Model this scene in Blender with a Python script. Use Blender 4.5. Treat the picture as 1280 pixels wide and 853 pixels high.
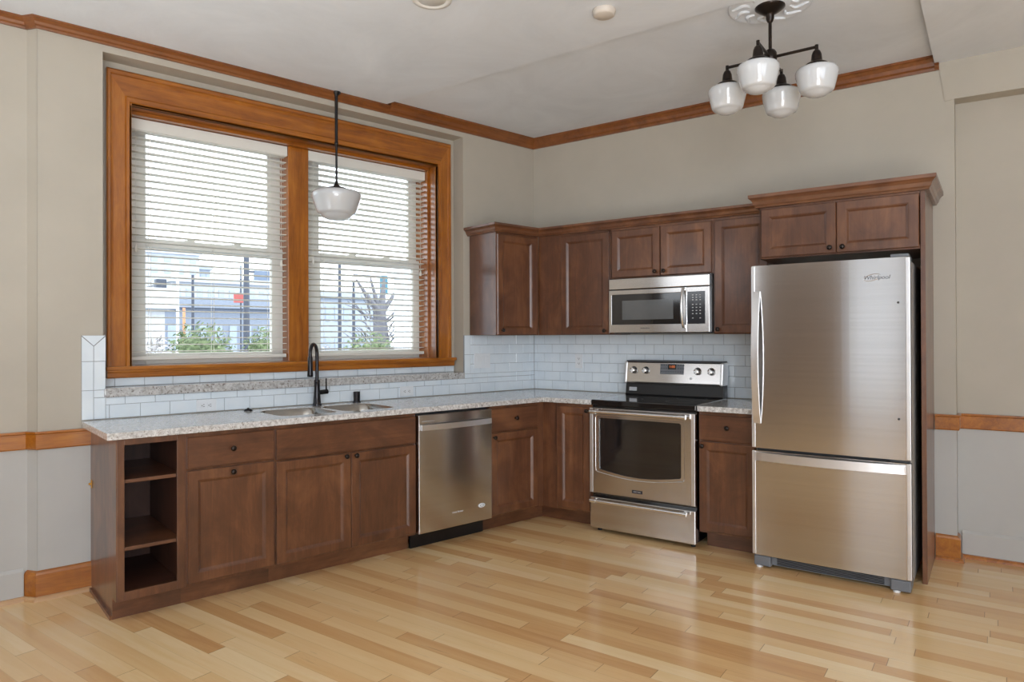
import bpy, bmesh, math, random
from mathutils import Vector, Matrix
random.seed(7)
for o in list(bpy.data.objects): bpy.data.objects.remove(o)
SC = bpy.context.scene
COL = SC.collection
PI = math.pi

# ------------------------------------------------------------------ camera
cd = bpy.data.cameras.new('camera'); cam = bpy.data.objects.new('camera', cd); COL.objects.link(cam)
F_PX = 850.9975; YAW = -0.718; PITCH = 0.0044; ROLL = -0.0039
cd.sensor_fit = 'HORIZONTAL'; cd.sensor_width = 36.0; cd.lens = F_PX / 1280 * 36
cd.shift_y = (418.8381 - 426.5) / 1280
cd.clip_start = 0.05; cd.clip_end = 500
_fw = Vector((-math.sin(YAW), math.cos(YAW), 0)); _rt = Vector((math.cos(YAW), math.sin(YAW), 0)); _up = Vector((0, 0, 1))
_fw, _up = math.cos(PITCH) * _fw + math.sin(PITCH) * _up, math.cos(PITCH) * _up - math.sin(PITCH) * _fw
_rt, _up = math.cos(ROLL) * _rt + math.sin(ROLL) * _up, math.cos(ROLL) * _up - math.sin(ROLL) * _rt
_m = Matrix((_rt, _up, -_fw)).transposed().to_4x4(); _m.translation = Vector((-4.017, -4.3082, 1.359))
cam.matrix_world = _m
SC.camera = cam

# ------------------------------------------------------------------ world, lights, exposure
SC.view_settings.view_transform = 'Standard'; SC.view_settings.look = 'None'
SC.view_settings.exposure = 0.42; SC.view_settings.gamma = 1.0
SC.view_settings.use_curve_mapping = False
wd = bpy.data.worlds.new('overcast_sky'); SC.world = wd; wd.use_nodes = True
wn = wd.node_tree.nodes; wl = wd.node_tree.links; wn.clear()
wo = wn.new('ShaderNodeOutputWorld'); wb = wn.new('ShaderNodeBackground')
wg = wn.new('ShaderNodeTexCoord'); wsx = wn.new('ShaderNodeSeparateXYZ'); wr = wn.new('ShaderNodeValToRGB')
wr.color_ramp.elements[0].position = 0.45; wr.color_ramp.elements[0].color = (0.80, 0.88, 1.0, 1)
wr.color_ramp.elements[1].position = 0.75; wr.color_ramp.elements[1].color = (0.95, 0.98, 1.0, 1)
wma = wn.new('ShaderNodeMath'); wma.operation = 'MULTIPLY_ADD'; wma.inputs[1].default_value = 0.5; wma.inputs[2].default_value = 0.5
wl.new(wg.outputs['Generated'], wsx.inputs[0]); wl.new(wsx.outputs['Z'], wma.inputs[0]); wl.new(wma.outputs[0], wr.inputs[0])
wl.new(wr.outputs[0], wb.inputs[0]); wb.inputs[1].default_value = 3.0
wl.new(wb.outputs[0], wo.inputs[0])

def area_light(name, loc, direction, sx, sy, power, color, spread=180):
    ld = bpy.data.lights.new(name, 'AREA'); ld.shape = 'RECTANGLE'; ld.size = sx; ld.size_y = sy
    ld.energy = power; ld.color = color; ld.spread = math.radians(spread)
    o = bpy.data.objects.new(name, ld); COL.objects.link(o); o.location = loc
    o.rotation_euler = Vector(direction).to_track_quat('-Z', 'Y').to_euler()
    return o
# area lights added in place of daylight from unseen windows, left and back
DAY = (0.92, 0.96, 1.0)
area_light('added_daylight_left', (-7.52, -3.93, 1.6), (1, 0, 0), 1.05, 2.7, 4.5, (0.70, 0.85, 1.0))  # weak panel added for the pale reflection on the refrigerator
area_light('added_daylight_left', (-7.52, -7.10, 1.6), (1, 0.2, 0), 2.3, 2.7, 115, (0.86, 0.93, 1.0))  # strong panel added to brighten the room, outside the refrigerator's reflection
area_light('added_daylight_left', (-7.52, -0.85, 2.45), (1, -0.05, -0.15), 1.4, 0.9, 9, (0.88, 0.94, 1.0))  # high panel added to light the range wall, with its own opening
area_light('daylight_back', (-5.0, -8.42, 1.75), (0.15, 1, 0.0), 4.6, 2.3, 34, (0.86, 0.93, 1.0))
# broad fill uplights added to brighten ceiling and floor, left of and behind the camera
area_light('fill_uplight', (-4.9, -1.0, 0.5), (0.45, -0.12, 1), 1.2, 1.2, 6.5, (0.84, 0.93, 1.0), 100)
area_light('fill_uplight', (-4.7, -5.6, 0.5), (0.30, 0.50, 1), 1.6, 1.6, 52, (0.88, 0.94, 1.0), 120)
area_light('fill_uplight', (-1.2, -5.8, 0.5), (-0.20, 0.4, 1), 1.6, 1.6, 3, (1.0, 0.93, 0.84), 120)

# ------------------------------------------------------------------ frames
PHI = math.radians(103.43); RB = PHI - PI
BX = Vector((-math.cos(PHI), -math.sin(PHI), 0)); BN = Vector((BX.y, -BX.x, 0))      # along the range wall / into the room
MA = Matrix.Identity(4); MBF = Matrix.Rotation(RB, 4, 'Z')
class Frame:
    def __init__(s, M, rz): s.M = M; s.rz = rz
FA = Frame(MA, 0.0); FB = Frame(MBF, RB)              # local x along the wall, y into the wall, z up
def bw(s, d): return (s * BX + d * BN).to_2d()          # range-wall coordinates -> world xy
def aw(x, d): return Vector((x, -d))
def inner(d):                                           # inner corner of two offset runs, world xy
    return Vector((-d / math.tan(PHI / 2), -d))

# ------------------------------------------------------------------ mesh builder
class MB:
    def __init__(s): s.v = []; s.f = []; s.smooth = []; s.mi = []; s.cur = 0
    def add(s, vs, fs, smooth=False):
        b = len(s.v); s.v += [tuple(v) for v in vs]
        for f in fs:
            s.f.append(tuple(i + b for i in f)); s.smooth.append(smooth); s.mi.append(s.cur)
        return s
    def box(s, x0, x1, y0, y1, z0, z1, c=0.0):
        if x0 > x1: x0, x1 = x1, x0
        if y0 > y1: y0, y1 = y1, y0
        if z0 > z1: z0, z1 = z1, z0
        if c <= 0:
            vs = [(x0,y0,z0),(x1,y0,z0),(x1,y1,z0),(x0,y1,z0),(x0,y0,z1),(x1,y0,z1),(x1,y1,z1),(x0,y1,z1)]
            return s.add(vs, [(0,3,2,1),(4,5,6,7),(0,1,5,4),(1,2,6,5),(2,3,7,6),(3,0,4,7)])
        c = min(c, (x1-x0)*.45, (y1-y0)*.45, (z1-z0)*.45)
        bm = bmesh.new(); bmesh.ops.create_cube(bm, size=1)
        for v in bm.verts:
            v.co = Vector(((x0+x1)/2 + v.co.x*(x1-x0), (y0+y1)/2 + v.co.y*(y1-y0), (z0+z1)/2 + v.co.z*(z1-z0)))
        bmesh.ops.bevel(bm, geom=list(bm.edges), offset=c, segments=2, profile=0.5, affect='EDGES')
        return s.frombm(bm)
    def frombm(s, bm, smooth=False):
        bm.verts.index_update()
        s.add([v.co[:] for v in bm.verts], [tuple(v.index for v in f.verts) for f in bm.faces], smooth); bm.free(); return s
    def prism(s, poly, a0, a1, axis='z', smooth=False):    # extrude a 2-D polygon; axis z: (x,y) ; axis y: (x,z) ; axis x: (y,z)
        n = len(poly)
        def P(p, a):
            return (p[0], p[1], a) if axis == 'z' else ((p[0], a, p[1]) if axis == 'y' else (a, p[0], p[1]))
        vs = [P(p, a0) for p in poly] + [P(p, a1) for p in poly]
        s.add(vs, [tuple(range(n-1, -1, -1)), tuple(range(n, 2*n))])
        s.add(vs, [(i, (i+1) % n, n + (i+1) % n, n + i) for i in range(n)], smooth); return s
    def holed(s, outer, holes, z0, z1):
        bm = bmesh.new(); loops = []
        for L in [outer] + holes:
            vv = [bm.verts.new((p[0], p[1], z1)) for p in L]
            for i in range(len(vv)): bm.edges.new((vv[i], vv[(i+1) % len(vv)]))
            loops.append(vv)
        bmesh.ops.triangle_fill(bm, use_beauty=True, use_dissolve=False, edges=list(bm.edges))
        top = list(bm.faces)
        r = bmesh.ops.extrude_face_region(bm, geom=top)
        for g in r['geom']:
            if isinstance(g, bmesh.types.BMVert): g.co.z = z0
        bmesh.ops.recalc_face_normals(bm, faces=list(bm.faces))
        return s.frombm(bm)
    def lathe(s, prof, c=(0,0,0), n=24, axis='z', smooth=True, closed=False):
        # prof: list of (r, h) ; axis z or y (h grows along +axis)
        vs = []; fs = []
        m = len(prof)
        for (r, h) in prof:
            for k in range(n):
                a = 2*PI*k/n; p = (r*math.cos(a), r*math.sin(a))
                vs.append((c[0]+p[0], c[1]+p[1], c[2]+h) if axis == 'z' else ((c[0]+p[0], c[1]+h, c[2]+p[1]) if axis == 'y' else (c[0]+h, c[1]+p[0], c[2]+p[1])))
        for i in range(m-1):
            for k in range(n):
                k2 = (k+1) % n; fs.append((i*n+k, i*n+k2, (i+1)*n+k2, (i+1)*n+k))
        s.add(vs, fs, smooth)
        if not closed:
            if prof[0][0] > 1e-6: s.add(vs[:n], [tuple(range(n-1, -1, -1))])
            if prof[-1][0] > 1e-6: s.add(vs[-n:], [tuple(range(n))])
        return s
    def tube(s, pts, r, n=12, smooth=True):
        pts = [Vector(p) for p in pts]; rs = r if isinstance(r, (list, tuple)) else [r]*len(pts)
        vs = []; fs = []; nrm = None
        for i, p in enumerate(pts):
            t = ((pts[i+1]-p) if i == 0 else ((p-pts[i-1]) if i == len(pts)-1 else (pts[i+1]-pts[i-1]))).normalized()
            if nrm is None:
                nrm = t.orthogonal().normalized()
            nrm = (nrm - t*nrm.dot(t)).normalized(); b = t.cross(nrm)
            for k in range(n):
                a = 2*PI*k/n; q = p + rs[i]*(math.cos(a)*nrm + math.sin(a)*b); vs.append(q[:])
        for i in range(len(pts)-1):
            for k in range(n):
                k2 = (k+1) % n; fs.append((i*n+k, i*n+k2, (i+1)*n+k2, (i+1)*n+k))
        s.add(vs, fs, smooth); s.add(vs[:n], [tuple(range(n-1,-1,-1))]); s.add(vs[-n:], [tuple(range(n))]); return s
    def loops(s, rects, smooth=False):                     # concentric loops, each a list of points; first and last are capped
        n = len(rects[0]); vs = [p for L in rects for p in L]; fs = []
        for i in range(len(rects)-1):
            for k in range(n):
                k2 = (k+1) % n; fs.append((i*n+k, i*n+k2, (i+1)*n+k2, (i+1)*n+k))
        s.add(vs, fs, smooth)
        s.add(rects[0], [tuple(range(n-1,-1,-1))]); s.add(rects[-1], [tuple(range(n))]); return s
    def panel(s, x0, x1, z0, z1, yb, yf, prof):            # framed panel facing -y: prof = [(inset, depth behind the front)]
        L = []
        def R(i, y): return [(x0+i, y, z0+i), (x1-i, y, z0+i), (x1-i, y, z1-i), (x0+i, y, z1-i)]
        L.append(R(0, yb))
        for (i, d) in prof: L.append(R(i, yf + d))
        return s.loops(L)
    def xf(s, fn):
        s.v = [fn(v) for v in s.v]; return s
    def sweep(s, path, prof, z=0.0, ends=True, flip=1):
        # path: world xy points ; prof: closed polygon (offset into the room, height) ; room is on the right side of the path if flip=1
        P = [Vector(p) for p in path]; N = len(P); m = len(prof)
        rings = []
        for i in range(N):
            d0 = (P[i]-P[i-1]).normalized() if i > 0 else None
            d1 = (P[i+1]-P[i]).normalized() if i < N-1 else None
            nn = []
            for d in (d0, d1):
                if d is not None: nn.append(Vector((d.y, -d.x))*flip)
            if len(nn) == 1: off = nn[0]
            else:
                off = nn[0]+nn[1]; off = off / (off.dot(nn[0]))
            rings.append([(P[i].x+off.x*o, P[i].y+off.y*o, z+h) for (o, h) in prof])
        vs = [p for r in rings for p in r]; fs = []
        for i in range(N-1):
            for k in range(m):
                k2 = (k+1) % m; fs.append((i*m+k, i*m+k2, (i+1)*m+k2, (i+1)*m+k))
        s.add(vs, fs); s.add(rings[0], [tuple(range(m-1,-1,-1))]); s.add(rings[-1], [tuple(range(m))]); return s
    def text(s, txt, size, x, y, z, align='CENTER', depth=0.0006, slant=0.0):   # lettering standing in the xz plane, facing -y
        cu = bpy.data.curves.new('lettering', 'FONT'); cu.body = txt; cu.size = size; cu.align_x = align; cu.align_y = 'CENTER'
        cu.extrude = depth/2; cu.shear = slant
        o = bpy.data.objects.new('lettering', cu); COL.objects.link(o)
        dg = bpy.context.evaluated_depsgraph_get(); dg.update(); me = o.evaluated_get(dg).to_mesh()
        vs = [(x+v.co.x, y-v.co.z, z+v.co.y) for v in me.vertices]; fs = [tuple(p.vertices) for p in me.polygons]
        o.evaluated_get(dg).to_mesh_clear(); bpy.data.objects.remove(o); bpy.data.curves.remove(cu)
        return s.add(vs, fs)
    def build(s, name, mat, parent=None, origin=(0,0,0), bevel=0.0, autosmooth=True):
        me = bpy.data.meshes.new(name); O = Vector(origin)
        me.from_pydata([tuple(Vector(v)-O) for v in s.v], [], s.f)
        for p, sm, mi in zip(me.polygons, s.smooth, s.mi): p.use_smooth = sm; p.material_index = mi
        for m in (mat if isinstance(mat, (list, tuple)) else [mat]): me.materials.append(m)
        bm = bmesh.new(); bm.from_mesh(me); bmesh.ops.recalc_face_normals(bm, faces=list(bm.faces)); bm.to_mesh(me); bm.free()
        me.update()
        o = bpy.data.objects.new(name, me); COL.objects.link(o)
        if parent is not None: o.parent = parent
        if bevel > 0:
            md = o.modifiers.new('edge', 'BEVEL'); md.width = bevel; md.segments = 2; md.limit_method = 'ANGLE'; md.angle_limit = math.radians(40)
        return o

class Thing:
    """An Empty at the thing's base; its parts are meshes given in wall-frame coordinates."""
    def __init__(s, name, frame, origin, label=None, cat=None, group=None, kind=None):
        o = bpy.data.objects.new(name, None); COL.objects.link(o); o.empty_display_size = 0.05
        s.o = o; s.org = Vector(origin); s.fr = frame
        o.location = (frame.M @ Vector(origin)); o.rotation_euler = (0, 0, frame.rz)
        if label: o['label'] = label
        if cat: o['category'] = cat
        if group: o['group'] = group
        if kind: o['kind'] = kind
    def part(s, name, mb, mat, parent=None, label=None, bevel=0.0):
        p = mb.build(name, mat, parent if parent is not None else s.o, s.org, bevel)
        if label: p['label'] = label
        return p
def single(name, frame, origin, mb, mat, label=None, cat=None, group=None, kind=None, bevel=0.0):
    o = mb.build(name, mat, None, origin, bevel); o.location = frame.M @ Vector(origin); o.rotation_euler = (0, 0, frame.rz)
    if label: o['label'] = label
    if cat: o['category'] = cat
    if group: o['group'] = group
    if kind: o['kind'] = kind
    return o
def structure(name, mb, mat, parent=None, frame=FA, bevel=0.0):
    o = mb.build(name, mat, parent, (0,0,0), bevel)
    if parent is None:
        o['kind'] = 'structure'; o.rotation_euler = (0, 0, frame.rz)
    return o

# ------------------------------------------------------------------ materials
def srgb(r, g, b):
    f = lambda c: ((c/255)/12.92 if c/255 <= 0.04045 else ((c/255+0.055)/1.055)**2.4)
    return (f(r), f(g), f(b), 1)
class NT:
    def __init__(s, name):
        s.m = bpy.data.materials.new(name); s.m.use_nodes = True; s.t = s.m.node_tree; s.n = s.t.nodes; s.l = s.t.links
        s.b = s.n['Principled BSDF']; s.out = s.n['Material Output']
    def new(s, t, **kw):
        x = s.n.new(t)
        for k, v in kw.items(): setattr(x, k, v)
        return x
    def link(s, a, b): s.l.new(a, b)
    def coord(s, scale=(1,1,1), rot=(0,0,0)):
        c = s.new('ShaderNodeTexCoord'); mp = s.new('ShaderNodeMapping'); mp.inputs['Scale'].default_value = scale; mp.inputs['Rotation'].default_value = rot
        s.link(c.outputs['Object'], mp.inputs[0]); return mp.outputs[0]
    def noise(s, vec, scale, detail=4, rough=0.55, dist=0.0):
        x = s.new('ShaderNodeTexNoise'); x.inputs['Scale'].default_value = scale; x.inputs['Detail'].default_value = detail
        x.inputs['Roughness'].default_value = rough; x.inputs['Distortion'].default_value = dist; s.link(vec, x.inputs['Vector']); return x.outputs['Fac']
    def ramp(s, fac, stops):
        r = s.new('ShaderNodeValToRGB'); e = r.color_ramp.elements
        e[0].position, e[0].color = stops[0]; e[1].position, e[1].color = stops[-1]
        for p, c in stops[1:-1]:
            k = e.new(p); k.color = c
        s.link(fac, r.inputs[0]); return r.outputs[0]
    def math(s, op, a, b=None, c=None):
        x = s.new('ShaderNodeMath', operation=op)
        for i, v in enumerate((a, b, c)):
            if v is None: continue
            if isinstance(v, (int, float)): x.inputs[i].default_value = v
            else: s.link(v, x.inputs[i])
        return x.outputs[0]
    def mix(s, fac, a, b, mode='MIX'):
        x = s.new('ShaderNodeMix', data_type='RGBA', blend_type=mode)
        for sock, v in ((0, fac), (6, a), (7, b)):
            if isinstance(v, (int, float)): x.inputs[sock].default_value = v
            elif isinstance(v, tuple): x.inputs[sock].default_value = v
            else: s.link(v, x.inputs[sock])
        return x.outputs[2]
    def bump(s, h, strength=0.2, dist=0.01):
        x = s.new('ShaderNodeBump'); x.inputs['Strength'].default_value = strength; x.inputs['Distance'].default_value = dist
        s.link(h, x.inputs['Height']); s.link(x.outputs[0], s.b.inputs['Normal'])
    def base(s, c):
        if isinstance(c, tuple): s.b.inputs['Base Color'].default_value = c
        else: s.link(c, s.b.inputs['Base Color'])
    def set(s, **kw):
        for k, v in kw.items(): s.b.inputs[k.replace('_', ' ')].default_value = v
        return s.m
def plain(name, c, rough=0.5, metal=0.0, coat=0.0, var=0.06):
    t = NT(name); v = t.coord((1,1,1)); n = t.noise(v, 9, 3)
    dark = tuple(max(0, x*(1-var)) for x in c[:3]) + (1,); lite = tuple(min(1, x*(1+var)) for x in c[:3]) + (1,)
    t.base(t.ramp(n, [(0.3, dark), (0.7, lite)]))
    return t.set(Roughness=rough, Metallic=metal, Coat_Weight=coat, Coat_Roughness=0.08)
def paint(name, c, bumpk=0.06, rough=0.55):
    t = NT(name); v = t.coord((1,1,1)); n = t.noise(v, 2.2, 5, 0.6); n2 = t.noise(v, 160, 2)
    d = tuple(x*0.95 for x in c[:3]) + (1,); l = tuple(min(1, x*1.04) for x in c[:3]) + (1,)
    t.base(t.ramp(n, [(0.3, d), (0.7, l)])); t.bump(n2, bumpk, 0.002)
    return t.set(Roughness=rough)
def plaster(name, c):
    t = NT(name); v = t.coord((1,1,1)); n = t.noise(v, 1.5, 6, 0.65, 0.8); n2 = t.noise(v, 5, 5, 0.62, 1.2)
    d = tuple(x*0.90 for x in c[:3]) + (1,); l = tuple(min(1, x*1.04) for x in c[:3]) + (1,)
    t.base(t.ramp(n, [(0.3, d), (0.7, l)])); t.bump(n2, 0.16, 0.012)
    return t.set(Roughness=0.6)
def wood(name, dark, mid, lite, along='z', scale=1.0, rough=0.38, coat=0.55, strong=1.0):
    t = NT(name)
    sc = {'z': (14, 14, 1.1), 'x': (1.1, 14, 14), 'y': (14, 1.1, 14)}[along]
    v = t.coord(tuple(k*scale for k in sc)); oi = t.new('ShaderNodeObjectInfo')
    va = t.new('ShaderNodeVectorMath', operation='ADD'); t.link(v, va.inputs[0])
    cx = t.new('ShaderNodeCombineXYZ'); rm = t.math('MULTIPLY', oi.outputs['Random'], 37.0); t.link(rm, cx.inputs[0]); t.link(rm, cx.inputs[2]); t.link(cx.outputs[0], va.inputs[1])
    n = t.noise(va.outputs[0], 1.0, 6, 0.6, 0.9); fine = t.noise(va.outputs[0], 7.0, 3, 0.5)
    vb = t.new('ShaderNodeVectorMath', operation='ADD'); t.link(t.coord((3.2, 3.2, 1.9) if along == 'z' else (1.9, 3.2, 3.2)), vb.inputs[0]); t.link(cx.outputs[0], vb.inputs[1])
    blotch = t.noise(vb.outputs[0], 1.6, 5, 0.62, 0.7)
    f = t.math('ADD', t.math('MULTIPLY', n, 0.34*strong), t.math('ADD', t.math('MULTIPLY', fine, 0.12*strong), t.math('MULTIPLY', blotch, 0.62-0.62*(strong-1))))
    f = t.math('ADD', f, t.math('MULTIPLY_ADD', oi.outputs['Random'], 0.08, -0.05))
    t.base(t.ramp(f, [(0.32, dark), (0.52, mid), (0.74, lite)])); t.bump(fine, 0.05, 0.002)
    return t.set(Roughness=rough, Coat_Weight=coat, Coat_Roughness=0.16)
CH_D, CH_M, CH_L = srgb(66, 38, 24), srgb(98, 60, 38), srgb(134, 88, 56)
M_CAB = wood('cherry_stained_maple', CH_D, CH_M, CH_L, 'z')
M_CABH = wood('cherry_stained_maple_horizontal', CH_D, CH_M, CH_L, 'x')
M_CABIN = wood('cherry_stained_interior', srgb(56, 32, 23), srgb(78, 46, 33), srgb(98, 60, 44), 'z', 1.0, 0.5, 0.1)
OK_D, OK_M, OK_L = srgb(122, 64, 12), srgb(166, 98, 26), srgb(192, 126, 44)
M_OAKV = wood('golden_oak_upright', OK_D, OK_M, OK_L, 'z', 2.0, 0.28, 0.6, 1.5)
M_OAKH = wood('golden_oak_level', OK_D, OK_M, OK_L, 'x', 2.0, 0.28, 0.6, 1.5)
M_OAKY = wood('golden_oak_return', OK_D, OK_M, OK_L, 'y', 2.0, 0.28, 0.6, 1.5)
M_CROWN = wood('brown_oak_crown', srgb(88, 46, 16), srgb(124, 70, 28), srgb(146, 90, 40), 'x', 2.0, 0.35, 0.4)
M_SHOE = wood('pale_maple_shoe', srgb(168, 124, 84), srgb(190, 150, 106), srgb(208, 172, 128), 'x', 2.0)
M_WALL = paint('beige_wall_paint', srgb(181, 173, 159))
M_WALLW = paint('off_white_wall_paint', srgb(184, 182, 178))
M_CEIL = plaster('white_skimmed_ceiling', srgb(229, 233, 238))
M_WHITE = plain('white_vinyl', srgb(232, 230, 224), 0.4, 0, 0.1, 0.02)
M_BLIND = plain('blind_off_white', srgb(228, 227, 219), 0.45, 0, 0.1, 0.02)
M_PLATE = plain('white_plastic', srgb(226, 230, 234), 0.3, 0, 0.2, 0.02)
M_BLACK = plain('black_metal', srgb(26, 25, 27), 0.35, 0.4, 0.2)
M_BRONZE = plain('oil_rubbed_bronze', srgb(46, 38, 34), 0.32, 0.75, 0.1, 0.2)
M_FAUCET = plain('matte_black_bronze', srgb(32, 30, 34), 0.25, 0.6, 0.3)
M_GLOSSBLACK = plain('black_enamel', srgb(14, 14, 16), 0.08, 0, 0.6)
M_COOK = plain('black_ceramic_glass', srgb(10, 10, 12), 0.04, 0, 1.0)
M_DARKGREY = plain('dark_grey_plastic', srgb(62, 64, 68), 0.45)
M_GREYPL = plain('grey_plastic', srgb(112, 116, 122), 0.4)
M_DKGLASS = plain('smoked_glass', srgb(26, 25, 27), 0.05, 0, 0.8)
M_MESHGLASS = plain('smoked_glass_screen', srgb(92, 94, 96), 0.12, 0, 0.6)
M_LIGHTMARK = plain('pale_print', srgb(190, 192, 196), 0.4)
M_DARKMARK = plain('dark_print', srgb(40, 36, 40), 0.4)
M_CHROME = plain('polished_chrome', srgb(228, 228, 228), 0.24, 1.0, 0, 0.02)
M_BRASS = plain('brass', srgb(190, 140, 60), 0.3, 1.0)
M_RED = plain('red_print', srgb(170, 84, 80), 0.4)

def stainless(name, c, rough=0.24):
    t = NT(name); n = t.noise(t.coord((0.6, 0.6, 60)), 1.0, 2)
    lo = tuple(x*0.97 for x in c[:3]) + (1,); hi = tuple(min(1, x*1.03) for x in c[:3]) + (1,)
    t.base(t.ramp(n, [(0.3, lo), (0.7, hi)]))
    tg = t.new('ShaderNodeTangent', direction_type='RADIAL', axis='Z'); t.link(tg.outputs[0], t.b.inputs['Tangent'])
    return t.set(Metallic=1.0, Anisotropic=0.8, Anisotropic_Rotation=0.25, Roughness=rough)
M_STEEL = stainless('brushed_stainless', srgb(203, 200, 198), 0.165)
M_STEELL = plain('bright_stainless_trim', srgb(226, 226, 228), 0.36, 1.0, 0, 0.02)
M_SINK = plain('satin_stainless', srgb(186, 184, 180), 0.25, 1.0, 0, 0.05)
M_HOLE = plain('dark_hole', srgb(30, 28, 30), 0.6)

def opal():
    t = NT('opal_glass'); t.base(srgb(204, 206, 208))
    t.b.inputs['Subsurface Weight'].default_value = 0.15; t.b.inputs['Subsurface Radius'].default_value = (0.05, 0.05, 0.05)
    return t.set(Roughness=0.12, Coat_Weight=0.6, Coat_Roughness=0.05)
M_OPAL = opal()

def pane():
    t = NT('window_glass'); tr = t.new('ShaderNodeBsdfTransparent'); gl = t.new('ShaderNodeBsdfGlossy'); gl.inputs['Roughness'].default_value = 0.02
    tr.inputs[0].default_value = (0.96, 0.98, 0.98, 1); fr = t.new('ShaderNodeFresnel'); fr.inputs[0].default_value = 1.14
    mx = t.new('ShaderNodeMixShader'); t.link(fr.outputs[0], mx.inputs[0]); t.link(tr.outputs[0], mx.inputs[1]); t.link(gl.outputs[0], mx.inputs[2])
    t.link(mx.outputs[0], t.out.inputs['Surface']); return t.m
M_PANE = pane()

def granite(name, k=1.0):
    t = NT(name); v = t.coord((1,1,1))
    a = t.noise(v, 60, 4, 0.6, 0.3); b = t.noise(v, 120, 3, 0.65); c = t.noise(v, 75, 3, 0.55, 0.3)
    base = t.ramp(a, [(0.34, srgb(176*k, 172*k, 168*k)), (0.5, srgb(208*k, 206*k, 204*k)), (0.66, srgb(230*k, 229*k, 227*k))])
    vo = t.new('ShaderNodeTexVoronoi'); vo.inputs['Scale'].default_value = 130; t.link(v, vo.inputs['Vector'])
    spk = t.ramp(vo.outputs['Color'], [(0.12, (1,1,1,1)), (0.22, (0,0,0,1))])
    base = t.mix(t.math('MULTIPLY', spk, 0.75), base, srgb(120*k, 108*k, 98*k))
    dk = t.ramp(t.math('MULTIPLY', b, 1.0), [(0.64, (0,0,0,1)), (0.70, (1,1,1,1))])
    base = t.mix(t.math('MULTIPLY', dk, 0.8), base, srgb(70*k, 62*k, 58*k))
    br = t.ramp(c, [(0.62, (0,0,0,1)), (0.72, (1,1,1,1))])
    base = t.mix(t.math('MULTIPLY', br, 0.6), base, srgb(136*k, 116*k, 102*k))
    t.base(base); return t.set(Roughness=0.14, Coat_Weight=0.3, Coat_Roughness=0.05)
M_GRANITE = granite('speckled_granite'); M_GRANITE2 = granite('grey_speckled_granite', 0.9)

def tile_mat():
    t = NT('white_glazed_tile'); v = t.coord((1,1,1)); n = t.noise(v, 7, 3)
    t.base(t.ramp(n, [(0.3, srgb(222, 232, 240)), (0.7, srgb(232, 240, 246))])); t.bump(t.noise(v, 14, 2), 0.03, 0.01)
    return t.set(Roughness=0.12, Coat_Weight=0.4, Coat_Roughness=0.05)
M_TILE = tile_mat(); M_GROUT = plain('grey_grout', srgb(140, 143, 147), 0.85)

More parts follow.
